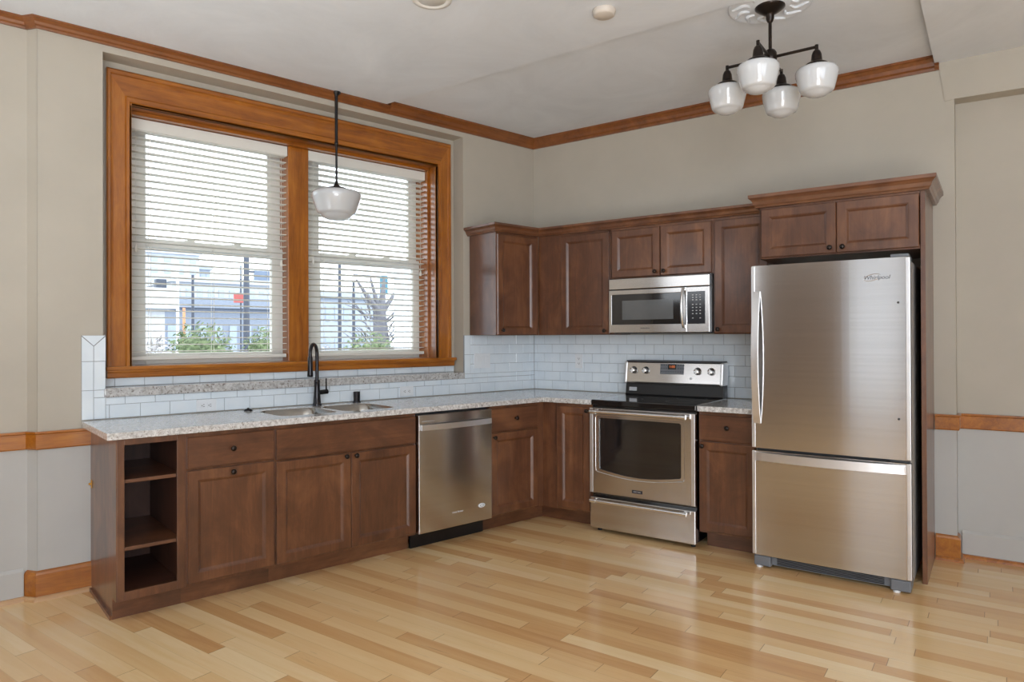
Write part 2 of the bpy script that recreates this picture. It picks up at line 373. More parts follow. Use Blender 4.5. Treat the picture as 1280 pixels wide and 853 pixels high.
def floor_mat():
    t = NT('maple_plank_floor'); tc = t.new('ShaderNodeTexCoord'); sp = t.new('ShaderNodeSeparateXYZ'); t.link(tc.outputs['Object'], sp.inputs[0])
    W = 0.0815
    yy = t.math('MULTIPLY_ADD', sp.outputs['Y'], 1/W, 0.15); row = t.math('FLOOR', yy); fy = t.math('FRACT', yy)
    wn_ = t.new('ShaderNodeTexWhiteNoise', noise_dimensions='1D'); t.link(row, wn_.inputs['W'])
    ln = t.math('MULTIPLY_ADD', wn_.outputs['Value'], 1.0, 1.25)
    wn3 = t.new('ShaderNodeTexWhiteNoise', noise_dimensions='1D'); t.link(t.math('ADD', row, 71.3), wn3.inputs['W'])
    xx = t.math('DIVIDE', t.math('MULTIPLY_ADD', wn3.outputs['Value'], 5.0, sp.outputs['X']), ln)
    idx = t.math('FLOOR', xx); fx = t.math('FRACT', xx)
    # every other plank is split again so lengths vary
    wsp = t.new('ShaderNodeTexWhiteNoise', noise_dimensions='2D'); cv = t.new('ShaderNodeCombineXYZ'); t.link(row, cv.inputs[0]); t.link(idx, cv.inputs[1]); t.link(cv.outputs[0], wsp.inputs['Vector'])
    cut = t.math('MULTIPLY_ADD', wsp.outputs['Value'], 0.7, 0.25)
    half = t.math('GREATER_THAN', fx, cut)
    cv2 = t.new('ShaderNodeCombineXYZ'); t.link(row, cv2.inputs[0]); t.link(idx, cv2.inputs[1]); t.link(half, cv2.inputs[2])
    wc = t.new('ShaderNodeTexWhiteNoise', noise_dimensions='3D'); t.link(cv2.outputs[0], wc.inputs['Vector'])
    tone = wc.outputs['Value']
    # grain
    gv = t.new('ShaderNodeCombineXYZ'); t.link(t.math('MULTIPLY_ADD', sp.outputs['X'], 1.6, t.math('MULTIPLY', tone, 60)), gv.inputs[0])
    t.link(t.math('MULTIPLY', sp.outputs['Y'], 26), gv.inputs[1]); t.link(t.math('MULTIPLY', tone, 19), gv.inputs[2])
    g = t.noise(gv.outputs[0], 1.0, 5, 0.6, 0.8)
    gv3 = t.new('ShaderNodeCombineXYZ'); t.link(t.math('MULTIPLY_ADD', sp.outputs['X'], 0.9, t.math('MULTIPLY', tone, 33)), gv3.inputs[0])
    t.link(t.math('MULTIPLY', sp.outputs['Y'], 12), gv3.inputs[1]); t.link(t.math('MULTIPLY', tone, 7), gv3.inputs[2])
    hw = t.noise(gv3.outputs[0], 1.0, 2, 0.5, 0.3)
    tn = t.math('ADD', t.math('MULTIPLY', tone, 0.60), t.math('ADD', t.math('MULTIPLY', g, 0.34), t.math('MULTIPLY', hw, 0.16)))
    col = t.ramp(tn, [(0.12, srgb(188, 136, 86)), (0.28, srgb(212, 165, 111)), (0.50, srgb(228, 187, 134)), (0.72, srgb(236, 203, 152)), (0.92, srgb(245, 220, 176))])
    st = t.ramp(g, [(0.66, (0,0,0,1)), (0.76, (1,1,1,1))])
    col = t.mix(t.math('MULTIPLY', st, 0.5), col, srgb(120, 72, 40))
    e1 = t.math('LESS_THAN', fy, 0.022); e2 = t.math('LESS_THAN', t.math('MULTIPLY', fx, ln), 0.0025)
    e3 = t.math('LESS_THAN', t.math('ABSOLUTE', t.math('MULTIPLY', t.math('SUBTRACT', fx, cut), ln)), 0.0015)
    ed = t.math('MAXIMUM', t.math('MULTIPLY', e1, 0.35), t.math('MAXIMUM', e2, e3))
    col = t.mix(t.math('MULTIPLY', ed, 0.6), col, srgb(92, 56, 30))
    t.base(col); t.bump(t.math('SUBTRACT', 1.0, ed), 0.12, 0.002)
    rg = t.noise(t.coord((1, 6, 1)), 3, 3)
    t.link(t.math('MULTIPLY_ADD', rg, 0.10, 0.14), t.b.inputs['Roughness'])
    return t.set(Coat_Weight=0.25, Coat_Roughness=0.12)
M_FLOOR = floor_mat()

# ------------------------------------------------------------------ room shell
ZL, ZH, ZS = 3.04, 3.072, 3.03           # lower ceiling, tray over the kitchen strip, soffit on the right
XL, YB = -7.6, -8.5
fl = MB(); fl.box(-9.5, 9.5, -9.5, 9.5, -0.12, 0.0)
# floor outline: only the room, in range-wall coordinates
flo = MB()
def toB(p):
    v = MBF.inverted() @ Vector((p[0], p[1], 0)); return (v.x, v.y)
xr_back = (bw(8.6, -0.13))
flo.prism([toB(p) for p in ((XL, 0.12), (0.1, 0.12), tuple(bw(8.7, -0.16)), (XL, -8.9))], -0.12, 0.0)
structure('floor', flo, M_FLOOR, None, FB)

WT = 0.46                                # wall thickness at the window
w = MB()
def seg(x0, x1, y0, y1, z0, z1):
    w.cur = 1 if z1 <= 0.80 else 0
    w.box(x0, x1, y0, y1, z0, z1)
NX0, NX1, NZ0, NZ1, ND = -3.246, -0.762, 1.039, 2.950, 0.13
OX0, OX1, OZ0, OZ1 = -3.10, -0.915, 1.19, 2.73
for (z0, z1) in ((0, 0.80), (0.80, NZ0)):
    seg(-3.545, 0.14, 0, WT, z0, z1)
seg(-3.545, NX0, 0, WT, NZ0, NZ1); seg(NX1, 0.14, 0, WT, NZ0, NZ1); seg(-3.545, 0.14, 0, WT, NZ1, 3.25)
seg(NX0, OX0, ND, WT, NZ0, NZ1); seg(OX1, NX1, ND, WT, NZ0, NZ1); seg(OX0, OX1, ND, WT, NZ0, OZ0); seg(OX0, OX1, ND, WT, OZ1, NZ1)
structure('wall_left', w, [M_WALL, M_WALLW])
w = MB()
for z0, z1 in ((0, 0.80), (0.80, 3.25)):
    w.cur = 1 if z1 <= 0.8 else 0
    w.prism([(XL-0.1, 0.055), (-3.583, 0.055), (-3.546, 0.0), (-3.546, WT), (XL-0.1, WT)], z0, z1)
structure('wall_front_left', w, [M_WALL, M_WALLW])
# range wall (local x = distance from the corner), its pier ends at 3.058 and the recessed bay follows
w = MB()
seg(-0.05, 3.058, 0, 0.3, 0, 0.80); seg(-0.05, 3.058, 0, 0.3, 0.80, 3.25)
structure('wall_right', w, [M_WALL, M_WALLW], None, FB)
w = MB()
seg(3.058, 4.2, 0.12, 0.3, 0, 0.80); seg(3.058, 4.2, 0.12, 0.3, 0.80, 3.25); seg(4.2, 8.8, 0.0, 0.3, 0, 0.8); seg(4.2, 8.8, 0.0, 0.3, 0.8, 3.25)
structure('wall_front_right', w, [M_WALL, M_WALLW], None, FB)
hd = MB(); hd.prism([(2.976, 3.034), (3.010, 2.789), (3.058, 2.795), (4.2, 2.775), (4.2, 3.034)], -0.006, 0.12, 'y')
structure('trim_1', hd, M_WALL, None, FB)
# far walls behind the camera with openings; the left ones fit the added lights
w = MB()
def wall_with_openings(axis_pos, a0, a1, ops, vertical_x):
    xs = sorted([a0, a1] + [v for o in ops for v in o[:2]])
    for i in range(len(xs)-1):
        m = (xs[i]+xs[i+1])/2; op = [o for o in ops if o[0] < m < o[1]]
        zz = [(0, 3.25)] if not op else [(0, op[0][2]), (op[0][3], 3.25)]
        for z0, z1 in zz:
            w.cur = 0
            if vertical_x: w.box(axis_pos-0.2, axis_pos, xs[i], xs[i+1], z0, z1)
            else: w.box(xs[i], xs[i+1], axis_pos-0.2, axis_pos, z0, z1)
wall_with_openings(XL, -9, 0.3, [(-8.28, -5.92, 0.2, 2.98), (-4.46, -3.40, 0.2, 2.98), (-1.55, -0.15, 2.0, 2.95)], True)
structure('wall_far_left', w, paint('dimmed_tan_wall', srgb(146, 132, 120)))  # darker tan chosen to dim this wall's reflection in the refrigerator
for k_, (y0_, y1_, z0_, z1_) in enumerate(((-8.28, -5.92, 0.2, 2.98), (-4.46, -3.40, 0.2, 2.98), (-1.55, -0.15, 2.0, 2.95))):
    sh_ = MB(); sh_.box(XL-0.12, XL-0.10, y0_, y1_, z0_, z1_); structure('window_%d' % (k_+2), sh_, plain('sky_block_cloth', srgb(214, 218, 224), 0.8))  # unseen cloth panels added to block the sky behind the left lights
w = MB(); wall_with_openings(YB, XL, 3.0, [(-7.3, -5.85, 0.55, 2.9), (-5.72, -4.28, 0.55, 2.9), (-4.15, -2.7, 0.55, 2.9)], False)
structure('wall_back', w, M_WALL)
# ceilings
c = MB()
TR = 1.455
p0 = bw(-0.35, TR); p1 = bw(2.96, TR)
lx = p0.x + (p0.y - 0.3) / (p0.y - p1.y) * 0
c.prism([(XL, 0.4), tuple(bw(-0.80, TR)), tuple(bw(2.96, TR)), tuple(bw(8.6, TR)), (0.62, -8.95), (XL, -8.95)], ZL, ZL+0.2)
structure('ceiling', c, M_CEIL)
c = MB(); c.prism([tuple(bw(-0.9, TR+0.02)), tuple(bw(-0.5, -0.3)), tuple(bw(3.0, -0.3)), tuple(bw(3.0, TR+0.02))], ZH, ZH+0.15)
structure('ceiling', c, M_CEIL)
c = MB(); c.prism([tuple(bw(2.958, -0.2)), tuple(bw(9, -0.2)), tuple(bw(9, TR+0.01)), tuple(bw(2.958, TR+0.01))], ZS, ZS+0.2)
structure('ceiling', c, M_CEIL)

# crown moulding, chair rail, baseboards
def crown_prof(zt, zb=2.988, pr=0.05):
    h = zt-zb
    return [(0, 0), (0.012, 0), (0.016, h*0.18), (0.024, h*0.3), (0.030, h*0.55), (pr*0.86, h*0.78), (pr, h*0.84), (pr, h), (0, h)]
xs_ = -1.441
cr = MB(); cr.sweep([(XL, 0.055), (-3.583, 0.055), (-3.545, 0.0), (xs_, 0.0)], crown_prof(ZL), 2.988); structure('trim_2', cr, M_CROWN)
cr = MB(); cr.sweep([(xs_, 0), (0, 0), tuple(bw(2.958, 0))], crown_prof(ZH), 2.988)
cr.sweep([tuple(bw(2.958, 0)), tuple(bw(2.982, 0))], crown_prof(3.028, 2.988, 0.03), 2.988); structure('trim_3', cr, M_CROWN)
RAIL = [(0, 0), (0.012, 0), (0.016, 0.006), (0.016, 0.078), (0.022, 0.084), (0.022, 0.094), (0, 0.094)]
r = MB(); r.sweep([(XL, 0.055), (-3.583, 0.055), (-3.545, 0), (-3.304, 0)], RAIL, 0.785); structure('trim_4', r, M_OAKH)
r = MB(); r.sweep([tuple(bw(2.948, 0)), tuple(bw(3.058, 0)), tuple(bw(3.058, -0.12)), tuple(bw(4.2, -0.12))], RAIL, 0.790); structure('trim_5', r, M_OAKH)
BASE = [(0, 0), (0.018, 0), (0.018, 0.115), (0.012, 0.128), (0, 0.135)]
SHOE = [(0.0, 0), (0.036, 0), (0.034, 0.012), (0.026, 0.022), (0.0, 0.024)]
b = MB(); b.sweep([(-3.583, 0.055), (-3.545, 0), (-3.304, 0)], BASE, 0.018); structure('baseboard_left', b, M_OAKH)
b = MB(); b.sweep([(XL, 0.055), (-3.583, 0.055), (-3.545, 0), (-3.304, 0)], SHOE, 0.0); structure('trim_6', b, M_SHOE)
b = MB(); b.sweep([tuple(bw(2.948, 0)), tuple(bw(3.058, 0)), tuple(bw(3.058, -0.09))], BASE, 0.018); structure('baseboard_right', b, M_OAKH)
b = MB(); b.sweep([tuple(bw(2.948, 0)), tuple(bw(3.058, 0)), tuple(bw(3.058, -0.12)), tuple(bw(4.2, -0.12))], SHOE, 0.0); structure('trim_7', b, M_OAKH)
PB = [(0, 0), (0.014, 0), (0.014, 0.13), (0.004, 0.145), (0, 0.145)]
b = MB(); b.sweep([(XL, 0.055), (-3.60, 0.055)], PB, 0.02); structure('baseboard_left', b, M_WALLW)
b = MB(); b.sweep([tuple(bw(3.08, -0.12)), tuple(bw(4.2, -0.12))], PB, 0.02); structure('baseboard_right', b, M_WALLW)

# ------------------------------------------------------------------ window in its niche
WIN = Thing('window_1', FA, (-2.008, 0.13, 1.2), kind='structure')
CX0, CX1, CZ1 = -3.210, -0.808, 2.905           # casing outline
IX0, IX1, IZ1 = -3.082, -0.932, 2.715           # opening inside the casing
m = MB()
def casing_prof(w_):                               # across the casing: (distance from the outer edge, y)
    return [(0, 0.13), (0, 0.098), (0.006, 0.092), (0.018, 0.092), (0.022, 0.100), (0.034, 0.104), (w_-0.034, 0.104), (w_-0.028, 0.098), (w_-0.012, 0.098), (w_-0.008, 0.106), (w_, 0.106), (w_, 0.13)]
def casing_strip(path, prof, mb):                  # mitred casing; path: list of corner functions t->(x,z)
    rings = [[(fx(t), y, fz(t)) for (t, y) in prof] for (fx, fz) in path]
    n = len(prof); vs = [p for r_ in rings for p in r_]; fs = []
    for i in range(len(rings)-1):
        for k in range(n):
            k2 = (k+1) % n; fs.append((i*n+k, i*n+k2, (i+1)*n+k2, (i+1)*n+k))
    mb.add(vs, fs); mb.add(rings[0], [tuple(range(n-1,-1,-1))]); mb.add(rings[-1], [tuple(range(n))])
WS, WH = IX0-CX0, CZ1-IZ1
sx = lambda t: t/WS
pf = casing_prof(1.0)
def prof_scaled(w_): return casing_prof(w_)
PL = [(tt/ WS, y) for (tt, y) in casing_prof(WS)]
def strip(cornersA, cornersB, mb):                 # each corner: (outer xz, inner xz)
    def mk(c): return ((lambda t, c=c: c[0][0]+(c[1][0]-c[0][0])*t), (lambda t, c=c: c[0][1]+(c[1][1]-c[0][1])*t))
    casing_strip([mk(cornersA), mk(cornersB)], PL, mb)
STZ = 1.205
mL = MB(); strip(((CX0, STZ), (IX0, STZ)), ((CX0, CZ1), (IX0, IZ1)), mL); WIN.part('casing', mL, M_OAKV)
mR = MB(); strip(((CX1, STZ), (IX1, STZ)), ((CX1, CZ1), (IX1, IZ1)), mR); WIN.part('casing', mR, M_OAKV)
mT = MB(); strip(((CX0, CZ1), (IX0, IZ1)), ((CX1, CZ1), (IX1, IZ1)), mT); WIN.part('head_casing', mT, M_OAKH)
j = MB(); j.box(IX0-0.02, IX0, 0.106, 0.44, 1.19, IZ1); j.box(IX0, IX0+0.018, 0.225, 0.44, 1.19, IZ1)
WIN.part('jamb', j, M_OAKV, bevel=0.002)
j = MB(); j.box(IX1, IX1+0.02, 0.106, 0.44, 1.19, IZ1); j.box(IX1-0.018, IX1, 0.225, 0.44, 1.19, IZ1); j.box(IX1-0.006, IX1, 0.130, 0.142, 1.205, IZ1)
WIN.part('jamb', j, M_OAKV, bevel=0.002)
j = MB(); j.box(IX0, IX1, 0.106, 0.44, IZ1, IZ1+0.02); j.box(IX0+0.018, IX1-0.018, 0.20, 0.44, IZ1-0.022, IZ1)
WIN.part('head_jamb', j, M_OAKH, bevel=0.002)
MX0, MX1 = -2.086, -1.938
j = MB(); j.box(MX0, MX1, 0.25, 0.44, 1.2, IZ1-0.022)
WIN.part('mullion', j, M_OAKV, bevel=0.003)
st = MB(); st.box(CX0-0.006, CX1+0.035, 0.074, 0.44, 1.182, STZ, 0.005); WIN.part('stool', st, M_OAKH)
ap = MB(); ap.prism([(0.13, 1.138), (0.094, 1.138), (0.088, 1.144), (0.088, 1.166), (0.082, 1.174), (0.082, 1.182), (0.13, 1.182)], CX0, CX1+0.02, 'x'); WIN.part('apron', ap, M_OAKH)
def sash(x0, x1, z0, z1, y0, y1, gx0, gx1, gz0, gz1):
    s_ = MB(); s_.box(x0, gx0, y0, y1, z0, z1); s_.box(gx1, x1, y0, y1, z0, z1); s_.box(gx0, gx1, y0, y1, z0, gz0); s_.box(gx0, gx1, y0, y1, gz1, z1)
    o = WIN.part('sash', s_, M_WHITE, bevel=0.003)
    g_ = MB(); g_.box(gx0-0.004, gx1+0.004, (y0+y1)/2-0.002, (y0+y1)/2+0.002, gz0-0.004, gz1+0.004); WIN.part('pane', g_, M_PANE, o)
    return o
for (x0, x1, gx0, gx1) in ((IX0+0.018, MX0, -2.955, -2.165), (MX1, IX1-0.018, -1.805, -1.010)):
    sash(x0, x1, 1.206, 1.985, 0.345, 0.385, gx0, gx1, 1.272, 1.932)
    sash(x0, x1, 1.930, IZ1-0.022, 0.388, 0.428, gx0+0.012, gx1-0.012, 1.975, IZ1-0.06)
    for fx_ in (0.33, 0.70):
        lk = MB(); lx_ = gx0+(gx1-gx0)*fx_; lk.box(lx_-0.03, lx_+0.03, 0.352, 0.386, 1.985, 1.993); lk.box(lx_-0.012, lx_+0.034, 0.356, 0.374, 1.993, 2.008); WIN.part('sash_lock', lk, M_WHITE, bevel=0.002)

# blinds
def blind(x0, x1, label, tilt):
    t = Thing('window_blind', FA, ((x0+x1)/2, 0.29, 1.232), label, 'blind', 'faux wood blinds in the kitchen window')
    v_ = MB(); v_.box(x0, x1, 0.252, 0.262, 2.622, 2.690, 0.003); v_.box(x0, x0+0.008, 0.262, 0.318, 2.622, 2.690); v_.box(x1-0.008, x1, 0.262, 0.318, 2.622, 2.690); t.part('valance', v_, M_BLIND)
    h_ = MB(); h_.box(x0+0.01, x1-0.01, 0.265, 0.315, 2.635, 2.688); t.part('headrail', h_, M_BLIND)
    s_ = MB(); n = 33; z = 1.282; dz = (2.618-1.282)/(n-1)
    for i in range(n):
        zz = z+dz*i; a = tilt
        sag = [(-0.026, -0.026*a), (-0.008, 0.0012), (0.008, 0.0012), (0.026, 0.026*a)]
        poly = [(0.29+p, zz+q) for p, q in sag]+[(0.29+p, zz+q+0.0042) for p, q in reversed(sag)]
        s_.prism(poly, x0+0.004, x1-0.004, 'x')
    t.part('slats', s_, M_BLIND)
    br = MB(); br.box(x0+0.004, x1-0.004, 0.266, 0.314, 1.232, 1.256, 0.004); t.part('bottom_rail', br, M_BLIND)
    W_ = x1-x0
    for fx_ in (0.12, 0.5, 0.88):
        l_ = MB()
        for yy_ in (0.2635, 0.3165): l_.box(x0+W_*fx_-0.0012, x0+W_*fx_+0.0012, yy_-0.0008, yy_+0.0008, 1.245, 2.64)
        t.part('ladder_cord', l_, M_BLIND)
    for fx_, zc in ((0.035, 1.93), (0.955, 1.90)):
        c_ = MB(); c_.tube([(x0+W_*fx_, 0.256, 2.63), (x0+W_*fx_, 0.256, zc)], 0.0014, 6); c_.lathe([(0.002, 0.0), (0.008, -0.012), (0.010, -0.04), (0.004, -0.046)], (x0+W_*fx_, 0.256, zc), 10)
        t.part('lift_cord', c_, M_BLIND)
    return t
blind(IX0+0.02, MX0-0.003, 'white horizontal slat blind in left half of oak window', -0.04)
blind(MX1+0.003, IX1-0.020, 'white horizontal slat blind in right half of window, behind pendant', -0.11)

# granite ledge closing the niche
g = MB(); g.box(-3.243, -0.766, -0.024, 0.128, 1.039, 1.089, 0.006)
single('granite_ledge', FA, (-2.0, 0, 1.039), g, M_GRANITE2, 'long grey granite ledge under the oak window', 'ledge')

# ------------------------------------------------------------------ tile backsplashes
def tile_at(mb, x0, x1, z0, z1, y=0.0, g=0.0011, th=0.008):
    if x1-x0 < 0.006 or z1-z0 < 0.006: return
    x0 += g; x1 -= g; z0 += g; z1 -= g; c_ = 0.0016; y0 = y-th
    vs = [(x0,y-0.003,z0),(x1,y-0.003,z0),(x1,y-0.003,z1),(x0,y-0.003,z1),(x0,y0+c_,z0),(x1,y0+c_,z0),(x1,y0+c_,z1),(x0,y0+c_,z1),
          (x0+c_,y0,z0+c_),(x1-c_,y0,z0+c_),(x1-c_,y0,z1-c_),(x0+c_,y0,z1-c_)]
    fs = [(0,1,5,4),(1,2,6,5),(2,3,7,6),(3,0,4,7),(4,5,9,8),(5,6,10,9),(6,7,11,10),(7,4,8,11),(8,9,10,11)]
    mb.add(vs, fs)
PT, RH, Z0 = 0.154, 0.0765, 0.9215
ROWS = [Z0+RH*k for k in range(6)]+[1.381]
def rows(mb, k0, k1, x0, x1, ph, zmax=None, y=0.0, zmin=None):
    for k in range(k0, k1):
        off = ph+(PT/2 if k % 2 else 0.0); z0, z1 = ROWS[k], ROWS[k+1]
        if zmax: z1 = min(z1, zmax)
        if zmin: z0 = max(z0, zmin)
        i = math.floor((x0-off)/PT)
        while off+i*PT < x1:
            tile_at(mb, max(x0, off+i*PT), min(x1, off+(i+1)*PT), z0, z1, y); i += 1
m = MB(); m.cur = 1
PHA = -3.063
rows(m, 0, 1, -3.235, -0.006, PHA); rows(m, 1, 2, -3.235, -0.006, PHA, 1.039)
TR0, TR1 = -0.758, -0.700
# right of the niche: trim column, then rows
rows(m, 1, 2, -0.766, -0.006, PHA, 1.0745, zmin=1.040)
rows(m, 2, 6, TR1, -0.006, PHA)
zt = [1.0745, 1.2275, 1.381]
for k in range(2): tile_at(m, TR0, TR1, zt[k], zt[k+1])
# left double column with a mitred cap
for x0, x1 in ((-3.349, -3.292), (-3.292, -3.235)):
    tile_at(m, x0, x1, 1.081, 1.239)
    tile_at(m, x0, x1, Z0, 1.081) if x0 < -3.30 else (tile_at(m, x0, x1, 1.040, 1.081), tile_at(m, x0, x1, 0.9215, 1.040))
def poly_tile(mb, pts):
    cx_ = sum(p[0] for p in pts)/len(pts); cz_ = sum(p[1] for p in pts)/len(pts)
    q = [(cx_+(p[0]-cx_)*0.97, cz_+(p[1]-cz_)*0.97) for p in pts]; mb.prism(q, -0.008, -0.003, 'y')
poly_tile(m, [(-3.349, 1.381), (-3.235, 1.381), (-3.292, 1.324)])
poly_tile(m, [(-3.349, 1.239), (-3.2925, 1.239), (-3.2925, 1.322), (-3.349, 1.377)])
poly_tile(m, [(-3.2915, 1.239), (-3.235, 1.239), (-3.235, 1.377), (-3.2915, 1.322)])
# inside the niche, under the stool
rows(m, 2, 3, -3.243, -0.766, -3.012-PT*2, 1.139, ND, 1.0895)
m.cur = 0
m.box(-3.349, -3.235, -0.0045, -0.001, Z0, 1.381); m.box(-3.235, -0.004, -0.0045, -0.001, Z0, 1.039); m.box(-0.766, -0.004, -0.0045, -0.001, 1.039, 1.381)
m.box(-3.243, -0.766, ND-0.0045, ND-0.001, 1.0895, 1.139)
single('tile_backsplash', FA, (-2.0, 0, Z0), m, [M_GROUT, M_TILE], 'white subway tile backsplash under and beside the oak window', 'backsplash', 'white subway tile backsplashes')
m = MB(); m.cur = 1
rows(m, 0, 6, 0.006, 2.072, 0.187)
m.cur = 0; m.box(0.004, 2.072, -0.0045, -0.001, Z0, 1.381)
single('tile_backsplash', FB, (1.0, 0, Z0), m, [M_GROUT, M_TILE], 'white subway tile backsplash behind the stainless range', 'backsplash', 'white subway tile backsplashes')

# ------------------------------------------------------------------ wall plates
def plate_box(x, z, wd_, ht): 
    p = MB(); p.box(x-wd_/2, x+wd_/2, -0.0145, -0.0085, z-ht/2, z+ht/2, 0.003); return p
def outlet(frame, x, z, horiz, label):
    wd_, ht = (0.115, 0.072) if horiz else (0.072, 0.115)
    t = Thing('wall_outlet', frame, (x, -0.0085, z), label, 'outlet', 'white wall outlets on the tiles')
    t.part('cover_plate', plate_box(x, z, wd_, ht), M_PLATE)
    for s_ in (-1, 1):
        cx_, cz_ = (x+s_*0.0195, z) if horiz else (x, z+s_*0.0195)
        d_ = MB(); d_.box(cx_-0.015, cx_+0.015, -0.0165, -0.0145, cz_-0.015, cz_+0.015, 0.001); f_ = t.part('receptacle', d_, M_PLATE)
        for (a, b_, la, lb) in ((-0.006, 0.003, 0.0014, 0.005), (0.006, 0.003, 0.0014, 0.004), (0.0, -0.007, 0.0025, 0.0025)):
            if horiz: a, b_, la, lb = b_, a, lb, la
            q_ = MB(); q_.box(cx_+a-la, cx_+a+la, -0.0171, -0.0165, cz_+b_-lb, cz_+b_+lb); t.part('slot', q_, M_DARKGREY, f_)
outlet(FA, -2.707, 0.960, True, 'white outlet lying sideways on tiles left of the sink')
outlet(FA, -1.297, 0.968, True, 'white outlet lying sideways on tiles right of the sink, above dishwasher')
outlet(FB, 0.452, 1.165, False, 'white upright outlet on tiles left of the range')
t = Thing('light_switch', FA, (-0.58, -0.0085, 1.175), 'white double plate with switch and outlet on tiles below corner upper cabinet', 'switch')
t.part('cover_plate', plate_box(-0.583, 1.176, 0.165, 0.118), M_PLATE)
for dx in (-0.045, 0.0, 0.045):
    r_ = MB(); r_.box(-0.583+dx-0.016, -0.583+dx+0.016, -0.018, -0.0145, 1.176-0.034, 1.176+0.034, 0.002); t.part('rocker', r_, M_PLATE)

# ------------------------------------------------------------------ cabinets
DF, CF, TK = 0.6485, 0.6285, 0.543          # base: door face, carcass front, toe kick
DOORP = [(0, 0.004), (0.004, 0.0), (0.048, 0.0), (0.050, 0.0018), (0.053, 0.0022), (0.064, 0.0112), (0.067, 0.0115)]
SLAB = [(0, 0.004), (0.004, 0.0)]
def knob_mb(x, z, yf):
    k = MB(); k.lathe([(0.0075, 0.0), (0.0055, -0.006), (0.0055, -0.012), (0.0125, -0.017), (0.0150, -0.022), (0.0130, -0.027), (0.006, -0.030), (0.0, -0.0305)], (x, yf, z), 18, 'y'); return k
def door(t, x0, x1, z0, z1, face, knob=None, name='door', mat=None, prof=None):
    p = MB(); p.panel(x0, x1, z0, z1, -(face-0.0195), -face, prof or DOORP)
    o = t.part(name, p, mat or M_CAB)
    if knob: t.part('knob', knob_mb(knob[0], knob[1], -face), M_BRONZE, o)
    return o
def drawer(t, x0, x1, z0, z1, face, knob=None):
    return door(t, x0, x1, z0, z1, face, knob, 'drawer', M_CABH, SLAB)
def carcass(t, x0, x1, front, z0, z1, rails=(), back=0.012, bottom=True, top=True, stile=0.03, lframe=None, rframe=None):
    th = 0.016; c_ = MB()
    c_.box(x0, x0+th, -back, -(front-0.019), z0, z1); c_.box(x1-th, x1, -back, -(front-0.019), z0, z1)
    c_.box(x0+th, x1-th, -back, -back-0.006, z0, z1)
    if bottom: c_.box(x0+th, x1-th, -back-0.006, -(front-0.019), z0+0.004, z0+0.02)
    if top: c_.box(x0+th, x1-th, -back-0.006, -(front-0.019), z1-0.02, z1)
    l = lframe or stile; r_ = rframe or stile
    c_.box(x0, x0+l, -(front-0.019), -front, z0, z1); c_.box(x1-r_, x1, -(front-0.019), -front, z0, z1)
    for (a, b_) in [(z0, z0+0.035), (z1-0.035, z1)]+list(rails): c_.box(x0+l, x1-r_, -(front-0.019), -front, a, b_)
    return t.part('carcass', c_, M_CAB)
def toe(t, x0, x1, d=TK, x0b=None):
    k = MB(); k.box(x0, x1, -d, -(d-0.018), 0.0, 0.106); return t.part('toe_kick', k, M_CABH)
ZB0, ZB1 = 0.106, 0.883
X0, X1, X2, X3, X4, X5 = -3.302, -2.9975, -2.5405, -1.6265, -1.0165, -0.5117
# open shelf end cabinet
t = Thing('shelf_cabinet', FA, (X0, 0, 0), 'dark cherry base cabinet with three open shelves at left end of counter', 'cabinet')
c_ = MB(); c_.box(X0, X0+0.018, -0.004, -(CF-0.019), 0.106, ZB1); c_.box(X0, X0+0.018, -0.004, -(TK-0.019), 0, 0.106); c_.box(X1-0.018, X1, -0.004, -(CF-0.019), 0.106, ZB1)
c_.box(X0+0.018, X1-0.018, -0.004, -0.01, 0.106, ZB1); c_.box(X0+0.018, X1-0.018, -0.01, -(CF-0.019), 0.118, 0.136); c_.box(X0+0.018, X1-0.018, -0.01, -(CF-0.019), 0.862, ZB1)
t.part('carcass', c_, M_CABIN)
f_ = MB(); f_.box(X0, -3.270, -(CF-0.019), -CF, 0.106, ZB1); f_.box(-3.036, X1, -(CF-0.019), -CF, 0.106, ZB1); f_.box(-3.270, -3.036, -(CF-0.019), -CF, 0.106, 0.148); f_.box(-3.270, -3.036, -(CF-0.019), -CF, 0.851, ZB1)
t.part('face_frame', f_, M_CAB, bevel=0.0015)
e_ = MB(); e_.box(X0-0.004, X0, -0.004, -(CF-0.001), 0.106, ZB1); e_.box(X0-0.004, X0, -0.004, -(TK-0.018), 0, 0.106); e_.box(X0-0.016, X0-0.004, -0.03, -TK, 0.0, 0.018)
t.part('end_panel', e_, M_CAB)
for z in (0.664, 0.338):
    s_ = MB(); s_.box(X0+0.0185, X1-0.0185, -0.0105, -(CF-0.022), z, z+0.018, 0.002); t.part('shelf', s_, M_CABH)
toe(t, X0-0.004, X1)
# drawer-over-door
t = Thing('drawer_cabinet', FA, (X1, 0, 0), 'dark cherry base cabinet with one drawer over one door beside open shelves', 'cabinet')
carcass(t, X1, X2, CF, ZB0, ZB1, [(0.680, 0.715)])
drawer(t, X1+0.006, X2-0.006, 0.702, 0.862, DF, (-2.771, 0.787)); door(t, X1+0.006, X2-0.006, 0.122, 0.691, DF, (-2.771, 0.664)); toe(t, X1, X2)
# sink base
t = Thing('sink_cabinet', FA, (X2, 0, 0), 'wide dark cherry two-door cabinet below the sink', 'cabinet')
carcass(t, X2, X3, CF, ZB0, ZB1, [(0.675, 0.715)], top=False)
drawer(t, X2+0.006, X3-0.006, 0.693, 0.862, DF)
door(t, X2+0.006, -2.0855, 0.122, 0.682, DF, (-2.121, 0.667)); door(t, -2.0825, X3-0.006, 0.122, 0.682, DF, (-2.057, 0.665)); toe(t, X2, X3-0.002)
